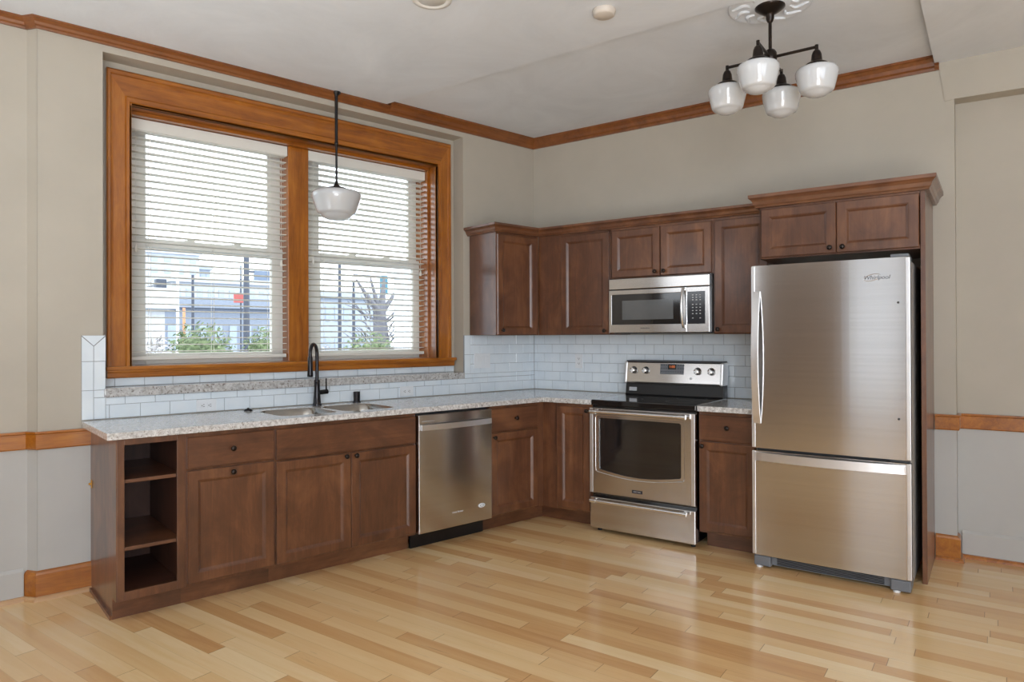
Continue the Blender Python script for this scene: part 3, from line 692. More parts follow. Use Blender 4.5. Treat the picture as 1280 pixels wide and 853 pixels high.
# narrow cabinet in the corner
t = Thing('drawer_cabinet', FA, (X4, 0, 0), 'narrow dark cherry cabinet with drawer and door between dishwasher and corner', 'cabinet')
carcass(t, X4, -0.565, CF, ZB0, ZB1, [(0.680, 0.715)])
drawer(t, X4+0.004, -0.570, 0.702, 0.862, DF, (-0.789, 0.786)); door(t, X4+0.004, -0.570, 0.122, 0.691, DF, (-0.992, 0.664))
fi = MB(); ic = inner(CF)
fi.box(-0.565, ic.x, -(CF-0.019), -CF, 0.106, ZB1); t.part('filler', fi, M_CAB); toe(t, X4, inner(TK).x)
# corner cabinet on the range wall
SI = CF/math.tan(PHI/2)
t = Thing('corner_cabinet', FB, (0.9, 0, 0), 'dark cherry corner base cabinet with one tall door left of range', 'cabinet')
c_ = MB(); c_.box(0.896, 0.912, -0.012, -(CF-0.019), ZB0, ZB1); c_.box(SI+0.02, 0.912, -(CF-0.019), -CF, 0.106, 0.14); c_.box(SI+0.02, 0.912, -(CF-0.019), -CF, 0.85, ZB1); c_.box(0.88, 0.912, -(CF-0.019), -CF, 0.14, 0.85)
c_.box(0.60, 0.896, -0.012, -(CF-0.019), 0.11, 0.126); t.part('carcass', c_, M_CAB)
fi = MB(); fi.box(SI, 0.622, -(CF-0.019), -(CF+0.004), 0.106, ZB1); t.part('filler', fi, M_CAB)
o = door(t, 0.624, 0.899, 0.122, 0.862, DF, (0.884, 0.838)); toe(t, TK/math.tan(PHI/2), 0.912)
# base right of the range
t = Thing('drawer_cabinet', FB, (1.69, 0, 0), 'dark cherry cabinet with drawer and door between range and refrigerator', 'cabinet')
carcass(t, 1.692, 2.058, CF, ZB0, ZB1, [(0.680, 0.715)])
drawer(t, 1.696, 2.052, 0.700, 0.862, DF, (1.881, 0.788)); door(t, 1.696, 2.052, 0.122, 0.690, DF, (1.722, 0.664)); toe(t, 1.712, 2.058)

# upper cabinets
UF, UD, UZ0, UZ1 = 0.333, 0.3525, 1.381, 2.168
UI = UF/math.tan(PHI/2)
t = Thing('upper_cabinet', FA, (-0.706, 0, UZ0), 'dark cherry upper cabinet beside the window, with a glossy side panel', 'cabinet', 'dark cherry upper cabinets')
carcass(t, -0.706, -0.285, UF, UZ0, UZ1, back=0.010, rframe=0.03)
door(t, -0.700, -0.300, UZ0+0.004, 2.150, UD, (-0.663, 1.418))
fi = MB(); fi.box(-0.285, -UI, -(UF-0.019), -UF, UZ0, UZ1); t.part('filler', fi, M_CAB)
t = Thing('upper_cabinet', FB, (0.90, 0, UZ0), 'dark cherry corner upper cabinet with one wide door left of microwave', 'cabinet', 'dark cherry upper cabinets')
c_ = MB(); c_.box(0.900, 0.914, -0.010, -(UF-0.019), UZ0, UZ1); c_.box(UI+0.02, 0.914, -(UF-0.019), -UF, UZ0, UZ0+0.035); c_.box(UI+0.02, 0.914, -(UF-0.019), -UF, UZ1-0.035, UZ1); c_.box(0.885, 0.914, -(UF-0.019), -UF, UZ0, UZ1)
c_.box(0.35, 0.90, -0.010, -(UF-0.019), UZ0, UZ0+0.016); t.part('carcass', c_, M_CAB)
fi = MB(); fi.box(UI+0.006, 0.482, -(UF-0.019), -(UF+0.003), UZ0, UZ1); t.part('filler', fi, M_CAB)
door(t, 0.486, 0.902, UZ0+0.004, 2.150, UD, (0.872, 1.410))
t = Thing('upper_cabinet', FB, (0.918, 0, 1.79), 'short dark cherry two-door upper cabinet right above the microwave', 'cabinet', 'dark cherry upper cabinets')
carcass(t, 0.917, 1.690, UF, 1.795, UZ1, back=0.010)
door(t, 0.925, 1.3065, 1.800, 2.150, UD, (1.404-0.012, 1.795) and (1.276, 1.830)); door(t, 1.3125, 1.682, 1.800, 2.150, UD, (1.343, 1.830))
t = Thing('upper_cabinet', FB, (1.692, 0, UZ0), 'narrow dark cherry upper cabinet between microwave and refrigerator', 'cabinet', 'dark cherry upper cabinets')
carcass(t, 1.692, 2.056, UF, UZ0, UZ1, back=0.010)
door(t, 1.702, 2.052, UZ0+0.004, 2.150, UD, (1.830, 1.41) and (1.728, 1.412))
# crown over the upper run
CP = [(0.0, 0.0), (0.020, 0.0), (0.024, 0.008), (0.030, 0.014), (0.036, 0.030), (0.046, 0.040), (0.056, 0.046), (0.056, 0.062), (0.0, 0.062)]
m = MB(); m.sweep([tuple(aw(-0.706, 0.004)), tuple(aw(-0.706, UF)), tuple(inner(UF)), tuple(bw(2.058, UF))], CP, UZ1, flip=1)
single('cabinet_crown', FA, (-0.2, -0.2, UZ1), m, M_CABH, 'dark cherry crown moulding along the tops of the corner upper cabinets', 'moulding')
# refrigerator surround
GF, GD = 0.560, 0.5795
t = Thing('refrigerator_cabinet', FB, (2.5, 0, 0), 'deep dark cherry two-door cabinet and tall side panel around refrigerator', 'cabinet')
c_ = MB(); c_.box(2.060, 2.076, -0.004, -GF, 1.842, 2.16); c_.box(2.076, 2.918, -0.004, -0.012, 1.842, 2.16); c_.box(2.076, 2.918, -0.012, -(GF-0.019), 1.842, 1.860); c_.box(2.076, 2.918, -0.012, -(GF-0.019), 2.142, 2.16)
c_.box(2.060, 2.085, -(GF-0.019), -GF, 1.842, 2.16); c_.box(2.085, 2.918, -(GF-0.019), -GF, 1.842, 1.865); c_.box(2.085, 2.918, -(GF-0.019), -GF, 2.13, 2.16); t.part('carcass', c_, M_CAB)
s_ = MB(); s_.box(2.920, 2.944, -0.004, -GF, 0.0, 2.16, 0.0015); t.part('side_panel', s_, M_CAB)
door(t, 2.073, 2.4985, 1.849, 2.146, GD, (2.466, 1.880)); door(t, 2.5015, 2.916, 1.849, 2.146, GD, (2.534, 1.880))
m = MB(); m.sweep([tuple((2.060, -0.400)), (2.060, -GF), (2.944, -GF), (2.944, -0.004)], [(a*1.0, b_*1.25) for a, b_ in CP], 2.16, flip=-1 if False else 1)
t.part('crown', m, M_CABH)

# ------------------------------------------------------------------ counters
DC = 0.6645
def rrect(x0, x1, y0, y1, r, n=6):
    P = []
    for cx_, cy_, a0 in ((x1-r, y1-r, 0), (x0+r, y1-r, 90), (x0+r, y0+r, 180), (x1-r, y0+r, 270)):
        for k in range(n+1):
            a = math.radians(a0+90*k/n); P.append((cx_+r*math.cos(a), cy_+r*math.sin(a)))
    return P
BOWLS = [(-2.462, -2.100, -0.545, -0.150), (-2.064, -1.702, -0.545, -0.150)]
ct = MB(); ci = inner(DC); wi = inner(0.002)
outer = [(-3.349, -0.002), (-3.349, -DC), tuple(ci), tuple(bw(0.9205, DC)), tuple(bw(0.9205, 0.002)), tuple(wi)]
ct.holed(outer, [rrect(*b_, 0.07) for b_ in BOWLS], ZB1+0.001, 0.914+0.004)
single('granite_countertop', FA, (-1.9, -0.3, ZB1), ct, M_GRANITE, 'long speckled granite countertop wrapping the corner, holding the sink', 'countertop', bevel=0.003)
ct = MB(); ct.box(1.691, 2.070, -0.002, -DC, ZB1+0.001, 0.918, 0.003)
single('granite_countertop', FB, (1.88, -0.3, ZB1), ct, M_GRANITE, 'short speckled granite countertop piece between range and refrigerator', 'countertop')

# sink
t = Thing('kitchen_sink', FA, (-2.08, -0.35, 0.68), 'stainless double-bowl sink set under the granite counter', 'sink')
for (x0, x1, y0, y1) in BOWLS:
    L = []
    for (ins, z, r_) in ((0.0006, 0.8825, 0.0698), (0.0008, 0.9165, 0.0695), (0.005, 0.9160, 0.067), (0.008, 0.86, 0.066), (0.012, 0.72, 0.062), (0.030, 0.700, 0.05)):
        L.append([(p[0], p[1], z) for p in rrect(x0+ins, x1-ins, y0+ins, y1-ins, r_)])
    b_ = MB(); n = len(L[0]); vs = [p for l in L for p in l]; fs = []
    for i in range(len(L)-1):
        for k in range(n): fs.append((i*n+k, i*n+(k+1) % n, (i+1)*n+(k+1) % n, (i+1)*n+k))
    b_.add(vs, fs, True); b_.add(L[-1], [tuple(range(n))]); o = t.part('bowl', b_, M_SINK)
    d_ = MB(); d_.lathe([(0.045, 0.701), (0.042, 0.705), (0.030, 0.702), (0.0, 0.7015)], ((x0+x1)/2, (y0+y1)/2+0.05, 0), 20); t.part('drain', d_, M_CHROME, o)
# faucet
fx, fy = -2.030, -0.075
t = Thing('kitchen_faucet', FA, (fx, fy, 0.918), 'tall black pull-down faucet behind the sink', 'faucet')
b_ = MB(); b_.lathe([(0.030, 0.918), (0.030, 0.926), (0.026, 0.935), (0.022, 0.985), (0.019, 1.03), (0.0185, 1.075), (0.020, 1.08), (0.016, 1.088)], (fx, fy, 0), 20); t.part('body', b_, M_FAUCET)
dirx, diry = -0.75, -0.66
pts = [(fx, fy, 1.085), (fx, fy, 1.20)]
R_ = 0.052
for k in range(0, 13):
    a = PI*k/12; pts.append((fx+dirx*R_*(1-math.cos(a)), fy+diry*R_*(1-math.cos(a)), 1.262+R_*1.15*math.sin(a)))
pts.append((fx+dirx*R_*2.02, fy+diry*R_*2.02, 1.235))
b_ = MB(); b_.tube(pts, 0.0118, 14); sp = t.part('spout', b_, M_FAUCET)
ex, ey = fx+dirx*R_*2.02, fy+diry*R_*2.02
b_ = MB(); b_.lathe([(0.012, 1.245), (0.0155, 1.235), (0.0165, 1.16), (0.019, 1.125), (0.018, 1.112), (0.0, 1.112)], (ex, ey, 0), 18); t.part('spray_head', b_, M_FAUCET)
b_ = MB(); b_.tube([(fx+0.015, fy, 1.003), (fx+0.075, fy, 1.006)], 0.0155, 16); b_.tube([(fx+0.066, fy, 1.01), (fx+0.060, fy-0.01, 1.095)], [0.0055, 0.0045], 10); t.part('lever', b_, M_FAUCET)
b_ = MB(); b_.lathe([(0.028, 0.918), (0.028, 0.926), (0.023, 0.932), (0.0235, 0.990), (0.021, 0.994), (0.0, 0.994)], (-1.742, -0.078, 0), 20)
single('air_gap_cap', FA, (-1.742, -0.078, 0.918), b_, M_FAUCET, 'short black cylinder air gap cap behind the sink, right of faucet', 'cap')
b_ = MB(); b_.lathe([(0.026, 0.918), (0.026, 0.924), (0.018, 0.930), (0.008, 0.931), (0.006, 0.936), (0.0, 0.937)], (-2.49, -0.10, 0), 20)
single('sink_hole_cover', FA, (-2.49, -0.10, 0.918), b_, M_FAUCET, 'small black sink stopper lying on granite counter left of sink', 'stopper')

# ------------------------------------------------------------------ dishwasher
t = Thing('dishwasher', FA, (-1.32, -0.02, 0), 'stainless dishwasher with bar handle between sink cabinet and corner cabinet', 'dishwasher')
DX0, DX1, DY = -1.6205, -1.0215, -0.662
b_ = MB(); b_.box(DX0+0.006, DX1-0.006, -0.03, -0.61, 0.115, 0.872); t.part('tub', b_, M_DARKGREY)
b_ = MB(); b_.box(DX0, DX1, -0.612, DY, 0.112, 0.868, 0.004); dr = t.part('door', b_, M_STEEL)
b_ = MB(); n = 16; P = []
for k in range(n+1):
    u = k/n; P.append((DX0+0.012+u*(DX1-DX0-0.024), DY-0.016-0.022*math.sin(PI*u)))
prof_f = P+[(x, y+0.012) for x, y in reversed(P)]
b_.prism([(x, y) for x, y in prof_f], 0.770, 0.806, 'z', False)
b_.box(DX0+0.012, DX0+0.030, DY, DY-0.018, 0.773, 0.803); b_.box(DX1-0.030, DX1-0.012, DY, DY-0.018, 0.773, 0.803)
t.part('handle', b_, M_STEELL, dr, 'bright bar handle', bevel=0.003)
b_ = MB(); b_.text('WHIRLPOOL GOLD', 0.011, -1.548, DY-0.0004, 0.826); t.part('lettering', b_, M_LIGHTMARK, dr)
b_ = MB(); b_.lathe([(0.030, 0), (0.030, -0.002), (0.026, -0.0035), (0.0, -0.0035)], (0, 0, 0), 28, 'y'); b_.xf(lambda v: (v[0]-1.113, v[1]+DY, v[2]*0.5+0.216)); t.part('badge', b_, M_PLATE, dr)
b_ = MB(); b_.lathe([(0.016, -0.0036), (0.016, -0.0042), (0.012, -0.0042), (0.012, -0.0036)], (0, 0, 0), 20, 'y', closed=True); b_.xf(lambda v: (v[0]-1.113, v[1]+DY, v[2]*0.5+0.216)); t.part('badge_ring', b_, M_GREYPL, dr)
b_ = MB(); b_.text('Quiet Partner', 0.016, -1.316, DY-0.0004, 0.207, slant=0.2); t.part('lettering', b_, M_STEELL, dr)
b_ = MB(); b_.box(DX0, DX1, -0.545, -0.56, 0.0, 0.11); t.part('kick_plate', b_, M_BLACK)

# ------------------------------------------------------------------ range
t = Thing('kitchen_range', FB, (1.306, -0.35, 0), 'stainless electric range with black glass cooktop and oven window', 'range')
R0, R1 = 0.9255, 1.6865
b_ = MB(); b_.box(R0+0.003, R1-0.003, -0.03, -0.648, 0.035, 0.884); t.part('body', b_, M_GLOSSBLACK)
b_ = MB(); b_.box(R0, R1, -0.055, -0.672, 0.884, 0.922, 0.006); t.part('cooktop', b_, M_COOK)
b_ = MB()
for (cx_, cy_, rr) in ((1.12, -0.48, 0.105), (1.50, -0.48, 0.09), (1.12, -0.24, 0.075), (1.50, -0.24, 0.105)):
    b_ = MB(); b_.lathe([(rr, 0.9223), (rr*0.985, 0.9223)], (cx_, cy_, 0), 40, closed=True); t.part('burner_ring', b_, M_DARKGREY)
# oven door with bowed window: frame face with a hole
def win_outline(x0, x1, z0, z1, sag, r, n=6, m_=10):
    P = []
    for (cx_, cz_, a0) in ((x1-r, z1-r, 0), (x0+r, z1-r, 90)):
        for k in range(n+1):
            a = math.radians(a0+90*k/n); P.append((cx_+r*math.cos(a), cz_+r*math.sin(a)))
    for k in range(n+1):
        a = math.radians(180+90*k/n); P.append((x0+r+r*math.cos(a), z0+r+r*math.sin(a)))
    for k in range(1, m_):
        u = k/m_; P.append((x0+r+u*(x1-x0-2*r), z0-sag*math.sin(PI*u)))
    for k in range(n+1):
        a = math.radians(270+90*k/n); P.append((x1-r+r*math.cos(a), z0+r+r*math.sin(a)))
    return P
def holed_plate(outer, holes, y0, y1):
    b2 = MB(); b2.holed(outer, holes, y1, y0)
    b2.xf(lambda v: (v[0], v[2], v[1])); return b2
RD = -0.690
W1 = win_outline(0.972, 1.612, 0.425, 0.818, 0.030, 0.022)
b_ = holed_plate([(R0, 0.275), (R1, 0.275), (R1, 0.868), (R0, 0.868)], [W1], -0.650, RD); od = t.part('oven_door', b_, M_STEEL, bevel=0.004)
W2 = win_outline(0.993, 1.592, 0.440, 0.800, 0.030, 0.016)
b_ = holed_plate(W1, [W2], -0.660, RD+0.004); t.part('window_frame', b_, M_STEEL, od)
b_ = MB(); b_.prism(W2, -0.668, -0.676, 'y'); t.part('window', b_, M_DKGLASS, od)
for sx0, sx1 in ((R0, R0+0.024), (R1-0.024, R1)):
    b_ = MB(); b_.box(sx0, sx1, RD-0.0045, RD, 0.277, 0.866, 0.002); t.part('door_edge', b_, M_STEELL, od)
def bar_handle(mb, x0, x1, z, y, r=0.0115, post=0.03):
    mb.tube([(x0+0.035, y, z), (x1-0.035, y, z)], r, 14)
    for (a, b2) in ((x0, x0+0.045), (x1-0.045, x1)):
        mb.tube([(a, y, z), (b2, y, z)], r*1.35, 14)
        mb.box((a+b2)/2-0.010, (a+b2)/2+0.010, y, y+post, z-0.009, z+0.009, 0.003)
b_ = MB(); bar_handle(b_, 0.950, 1.640, 0.846, RD-0.042, post=0.043); t.part('handle', b_, M_CHROME, od)
b_ = MB(); b_.box(1.246, 1.322, RD-0.002, RD, 0.307, 0.329, 0.001); bd = t.part('badge', b_, M_DARKMARK, od)
b_ = MB(); b_.text('MAYTAG', 0.013, 1.284, RD-0.0026, 0.3175); t.part('lettering', b_, M_LIGHTMARK, od)
b_ = MB(); b_.box(R0, R1, -0.648, RD, 0.030, 0.245, 0.005); dw = t.part('drawer', b_, M_STEEL)
b_ = MB(); bar_handle(b_, 0.944, 1.640, 0.226, RD-0.036, 0.0105, 0.037); t.part('drawer_handle', b_, M_CHROME, dw)
b_ = MB()
for (sx_, sy_) in ((R0+0.04, -0.62), (R1-0.04, -0.62), (R0+0.04, -0.08), (R1-0.04, -0.08)): b_ = MB(); b_.lathe([(0.016, 0.0), (0.016, 0.035)], (sx_, sy_, 0), 12); t.part('foot', b_, M_BLACK)
# backguard
b_ = MB(); b_.prism([(-0.03, 0.905), (-0.150, 0.905), (-0.128, 0.930), (-0.118, 1.010), (-0.03, 1.010)], R0+0.004, R1-0.004, 'x'); bl = t.part('back_riser', b_, plain('satin_black_enamel', srgb(22, 22, 24), 0.32))
b_ = MB(); b_.box(0.958, 1.020, -0.1285, -0.1262, 0.952, 0.980); b_.xf(lambda v: (v[0], v[1]+(v[2]-0.93)*0.125-0.001, v[2])); t.part('riser_vent_label', b_, M_LIGHTMARK, bl)
def slant(v): return (v[0], v[1]+(v[2]-1.012)*0.16, v[2])
b_ = MB(); b_.box(R0, R1, -0.035, -0.150, 1.012, 1.178, 0.012); b_.xf(slant); bg = t.part('backguard', b_, M_STEEL)
b_ = MB()
for (a, b2) in ((R0-0.002, R0+0.024), (R1-0.024, R1+0.002)):
    b_ = MB(); b_.box(a, b2, -0.034, -0.153, 1.010, 1.176, 0.010); b_.xf(slant); t.part('backguard_end', b_, M_STEELL, bg)
b_ = MB(); b_.box(R0+0.01, R1-0.01, -0.036, -0.148, 1.172, 1.184, 0.004); b_.xf(slant); t.part('backguard_trim', b_, M_DARKGREY, bg)
b_ = MB(); b_.box(1.215, 1.398, -0.1535, -0.149, 1.086, 1.162, 0.001); b_.xf(slant); t.part('control_panel', b_, M_GREYPL, bg)
b_ = MB(); b_.box(1.276, 1.340, -0.155, -0.1535, 1.122, 1.160, 0.0005); b_.xf(slant); t.part('display', b_, M_GLOSSBLACK, bg)
tm = NT('amber_display_digits'); tm.b.inputs['Emission Color'].default_value = (1.0, 0.25, 0.06, 1); tm.b.inputs['Emission Strength'].default_value = 0.5; tm.base((0.2, 0.04, 0.01, 1)); M_AMBER = tm.m
b_ = MB(); b_.text('1:00', 0.026, 1.308, -0.1556, 1.141); b_.xf(slant); t.part('display_digits', b_, M_AMBER, bg)
b_ = MB()
for r_ in range(3):
    for cidx in range(10):
        xx = 1.222+cidx*0.0185
        if 1.27 < xx+0.006 < 1.345 and r_ < 2: continue
        b_.box(xx, xx+0.010, -0.1545, -0.1535, 1.150-r_*0.024, 1.156-r_*0.024)
b_.xf(slant); t.part('buttons', b_, M_DARKGREY, bg)
for kx in (1.003, 1.100, 1.502, 1.602):
    b_ = MB(); b_.lathe([(0.027, -0.150), (0.027, -0.154), (0.0215, -0.158), (0.020, -0.182), (0.017, -0.186), (0.0, -0.186)], (kx, 0, 1.112), 22, 'y'); b_.xf(slant); kn = t.part('knob', b_, M_CHROME, bg)
    b_ = MB(); b_.box(kx-0.0045, kx+0.0045, -0.192, -0.184, 1.094, 1.130, 0.001); b_.xf(slant); t.part('knob_grip', b_, M_STEELL, bg)
b_ = MB(); b_.box(1.445, 1.462, -0.1515, -0.1495, 1.052, 1.066); b_.xf(slant); t.part('indicator', b_, M_PLATE, bg)

# ------------------------------------------------------------------ microwave
t = Thing('microwave', FB, (1.306, -0.2, 1.39), 'stainless over-the-range microwave with dark window and keypad', 'microwave')
K0, K1, KF = 0.929, 1.684, -0.400
b_ = MB(); b_.box(K0+0.004, K1+0.004, -0.012, -0.372, 1.396, 1.790); t.part('case', b_, M_GLOSSBLACK)
b_ = MB(); b_.box(K0, K1, -0.372, KF, 1.709, 1.786, 0.004); t.part('vent_hood', b_, M_STEEL)
b_ = holed_plate([(K0, 1.394), (1.5235, 1.394), (1.5235, 1.703), (K0, 1.703)], [win_outline(0.951, 1.497, 1.452, 1.671, 0.0, 0.008)], -0.372, KF); md = t.part('door', b_, M_STEEL, bevel=0.002)
b_ = MB(); b_.box(0.951, 1.497, -0.385, -0.3965, 1.452, 1.671); t.part('door_glass', b_, M_DKGLASS, md)
b_ = MB(); b_.box(1.035, 1.425, -0.3965, -0.3972, 1.487, 1.626); t.part('door_screen', b_, M_MESHGLASS, md)
b_ = MB(); P = []
n = 14
for k in range(n+1):
    u = k/n; P.append((KF-0.010-0.036*math.sin(PI*u)**0.6, 1.428+u*0.268))
b_.tube([(1.506, y, z) for y, z in P], 0.0105, 12); b_.box(1.497, 1.515, KF, KF-0.014, 1.424, 1.442); b_.box(1.497, 1.515, KF, KF-0.014, 1.682, 1.70)
t.part('handle', b_, M_CHROME, md, 'bowed polished handle')
b_ = MB(); b_.box(1.5255, K1, -0.372, KF, 1.394, 1.703, 0.002); kp = t.part('control_side', b_, M_STEEL)
b_ = MB(); b_.box(1.5300, 1.654, KF-0.0015, KF, 1.450, 1.672, 0.001); t.part('keypad', b_, plain('charcoal_glass', srgb(38, 40, 46), 0.12, 0, 0.5), kp)
b_ = MB()
for i, zz in enumerate((1.645, 1.628, 1.611, 1.580, 1.559, 1.538, 1.517, 1.487)):
    for j_ in range(3):
        if i == 7 and j_ == 1: continue
        xx = 1.563+j_*0.026; b_.box(xx, xx+0.010, KF-0.0021, KF-0.0015, zz, zz+0.006)
t.part('keypad_print', b_, M_LIGHTMARK, kp)
b_ = MB(); b_.text('WHIRLPOOL', 0.0125, 1.215, KF-0.0004, 1.424); t.part('lettering', b_, M_DARKGREY, md)
b_ = MB(); b_.box(K0+0.03, K1-0.03, -0.05, -0.36, 1.386, 1.396); t.part('underside', b_, M_DARKGREY)

# ------------------------------------------------------------------ refrigerator
t = Thing('refrigerator', FB, (2.48, -0.4, 0), 'stainless bottom-freezer refrigerator inside the tall cherry surround', 'refrigerator')
E0, E1, EF = 2.0755, 2.890, -0.800
b_ = MB(); b_.box(E0+0.004, E1-0.004, -0.03, -0.722, 0.03, 1.765, 0.004); t.part('body', b_, plain('grey_painted_steel', srgb(176, 173, 170), 0.4))
b_ = MB(); b_.box(E0+0.012, E1-0.012, -0.722, -0.738, 0.08, 1.76); t.part('gasket', b_, M_DARKGREY)
def fridge_door(z0, z1):
    P = []; n = 20; w_ = E1-E0
    P = [(E0, -0.738), (E0, -0.784), (E0+0.004, -0.792), (E0+0.012, -0.797)]
    for k in range(1, n): 
        u = k/n; P.append((E0+0.012+u*(w_-0.024), -0.797-0.006*math.sin(PI*u)))
    P += [(E1-0.012, -0.797), (E1-0.004, -0.792), (E1, -0.784), (E1, -0.738)]
    b2 = MB(); b2.prism(P, z0, z1, 'z', False)
    return b2
def fd(z0, z1):
    b2 = fridge_door(z0, z1); return b2
ud = t.part('door', fd(0.706, 1.778), M_STEEL, bevel=0.002); ld = t.part('freezer_drawer', fd(0.077, 0.690), M_STEEL, bevel=0.002)
for (z0, z1, dd) in ((0.708, 1.776, ud), (0.079, 0.688, ld)):
    for a in (E0, E1):
        b_ = MB(); b_.box(a-(0.0012 if a == E0 else 0.020), a+(0.020 if a == E0 else 0.0012), -0.780, -0.7985, z0, z1, 0.003); t.part('door_edge', b_, M_STEELL, dd)
b_ = MB(); P = []; n = 18
for k in range(n+1):
    u = k/n; P.append((-0.806-0.052*math.sin(PI*u)**0.8, 0.850+u*0.776))
poly = P+[(y+0.014, z) for y, z in reversed(P)]
b_.prism(poly, 2.088, 2.126, 'x'); b_.box(2.090, 2.124, -0.797, -0.808, 0.852, 0.885); b_.box(2.090, 2.124, -0.797, -0.808, 1.592, 1.624)
t.part('handle', b_, M_STEELL, ud, 'long bowed vertical handle', bevel=0.003)
b_ = MB(); P = []
for k in range(n+1):
    u = k/n; P.append((2.092+u*0.776, -0.808-0.040*math.sin(PI*u)**0.8))
poly = P+[(x, y+0.013) for x, y in reversed(P)]
b_.prism(poly, 0.634, 0.682, 'z'); b_.box(2.094, 2.125, -0.797, -0.810, 0.637, 0.679); b_.box(2.835, 2.866, -0.797, -0.810, 0.637, 0.679)
t.part('handle', b_, M_STEELL, ld, 'long level handle', bevel=0.003)
# maker's mark: script word with an oval ring swoosh
b_ = MB(); b_.text('Whirlpool', 0.030, 2.735, -0.8035, 1.675, slant=0.25, depth=0.001); t.part('lettering', b_, M_GREYPL, ud)
b_ = MB(); n = 30; ringp = []
for k in range(n+1):
    a = math.radians(-20+330*k/n); ringp.append((2.715+0.040*math.cos(a), -0.8035, 1.677+0.017*math.sin(a)+0.008*math.cos(a)))
b_.tube(ringp, 0.0016, 6); t.part('emblem', b_, M_CHROME, ud)
for zz in (1.538, 0.922):
    b_ = MB(); b_.lathe([(0.006, -0.796), (0.006, -0.8005), (0.0, -0.8008)], (2.836, 0, zz), 14, 'y'); t.part('screw_plug', b_, M_DARKGREY, ud)
b_ = MB(); b_.box(2.80, 2.884, -0.70, -0.79, 1.780, 1.796, 0.003); b_.box(2.85, 2.884, -0.62, -0.70, 1.766, 1.790, 0.003); t.part('top_hinge', b_, M_GREYPL)
b_ = MB(); b_.box(2.79, 2.884, -0.738, -0.785, 0.692, 0.703, 0.001); t.part('middle_hinge', b_, M_DARKGREY)
b_ = MB(); b_.box(E0+0.10, E1-0.10, -0.700, -0.762, 0.020, 0.072)
gr = t.part('base_grille', b_, M_GREYPL)
b_ = MB()
for k in range(5): b_.box(E0+0.13, E1-0.13, -0.762, -0.7655, 0.026+k*0.0085, 0.0305+k*0.0085)
t.part('grille_slots', b_, M_BLACK, gr)
for a, b2 in ((E0+0.004, E0+0.10), (E1-0.10, E1-0.004)):
    f_ = MB(); f_.box(a, b2, -0.66, -0.788, 0.010, 0.070, 0.008); ft = t.part('foot', f_, M_GREYPL)
    f_ = MB(); f_.lathe([(0.018, 0.0), (0.018, 0.012)], ((a+b2)/2-0.02, -0.768, 0), 14); t.part('foot_pad', f_, M_PLATE, ft)

# ------------------------------------------------------------------ pendant, chandelier, ceiling discs
px, py = -1.866, -0.035
t = Thing('pendant_lamp', FA, (px, py, ZL), 'single opal glass schoolhouse pendant on a black rod before the window', 'lamp')
b_ = MB(); b_.lathe([(0.030, ZL), (0.030, ZL-0.008), (0.012, ZL-0.022), (0.0115, ZL-0.03)], (px, py, 0), 18); t.part('canopy', b_, M_BLACK)
b_ = MB(); b_.tube([(px, py, ZL-0.01), (px, py, 2.69)], 0.0105, 12); b_.tube([(px, py, 2.70), (px, py, 2.42)], 0.0075, 12); b_.lathe([(0.0075, 2.705), (0.0125, 2.70), (0.0125, 2.68), (0.0075, 2.675)], (px, py, 0), 12); t.part('rod', b_, M_BLACK)
b_ = MB(); b_.lathe([(0.008, 2.435), (0.012, 2.415), (0.022, 2.398), (0.045, 2.390), (0.066, 2.384), (0.068, 2.368), (0.062, 2.366), (0.0, 2.366)], (px, py, 0), 24); t.part('fitter', b_, M_BLACK)
SH = [(0.060, 2.371), (0.110, 2.366), (0.150, 2.357), (0.163, 2.345), (0.1655, 2.331), (0.161, 2.312), (0.131, 2.222), (0.122, 2.208), (0.108, 2.204), (0.100, 2.196), (0.088, 2.182), (0.060, 2.169), (0.0, 2.163)]
b_ = MB(); b_.lathe(SH, (px, py, 0), 40); t.part('shade', b_, M_OPAL)

hs, hd_ = 2.317, 1.283
t = Thing('chandelier', FB, (hs, -hd_, ZH), 'bronze four-arm chandelier with opal glass schoolhouse shades', 'chandelier')
HZ = 2.797
b_ = MB(); b_.lathe([(0.074, ZH-0.012), (0.074, ZH-0.018), (0.066, ZH-0.024), (0.060, ZH-0.030), (0.030, ZH-0.050), (0.020, ZH-0.056), (0.020, ZH-0.075), (0.014, ZH-0.090), (0.010, ZH-0.095)], (hs, -hd_, 0), 28); t.part('canopy', b_, M_BRONZE)
b_ = MB(); b_.tube([(hs, -hd_, ZH-0.09), (hs, -hd_, HZ+0.02)], 0.0085, 12); t.part('stem', b_, M_BRONZE)
b_ = MB(); b_.lathe([(0.010, 0.045), (0.024, 0.036), (0.032, 0.022), (0.034, 0.0), (0.032, -0.018), (0.022, -0.030), (0.0, -0.034)], (hs, -hd_, HZ), 20); t.part('hub', b_, M_BRONZE)
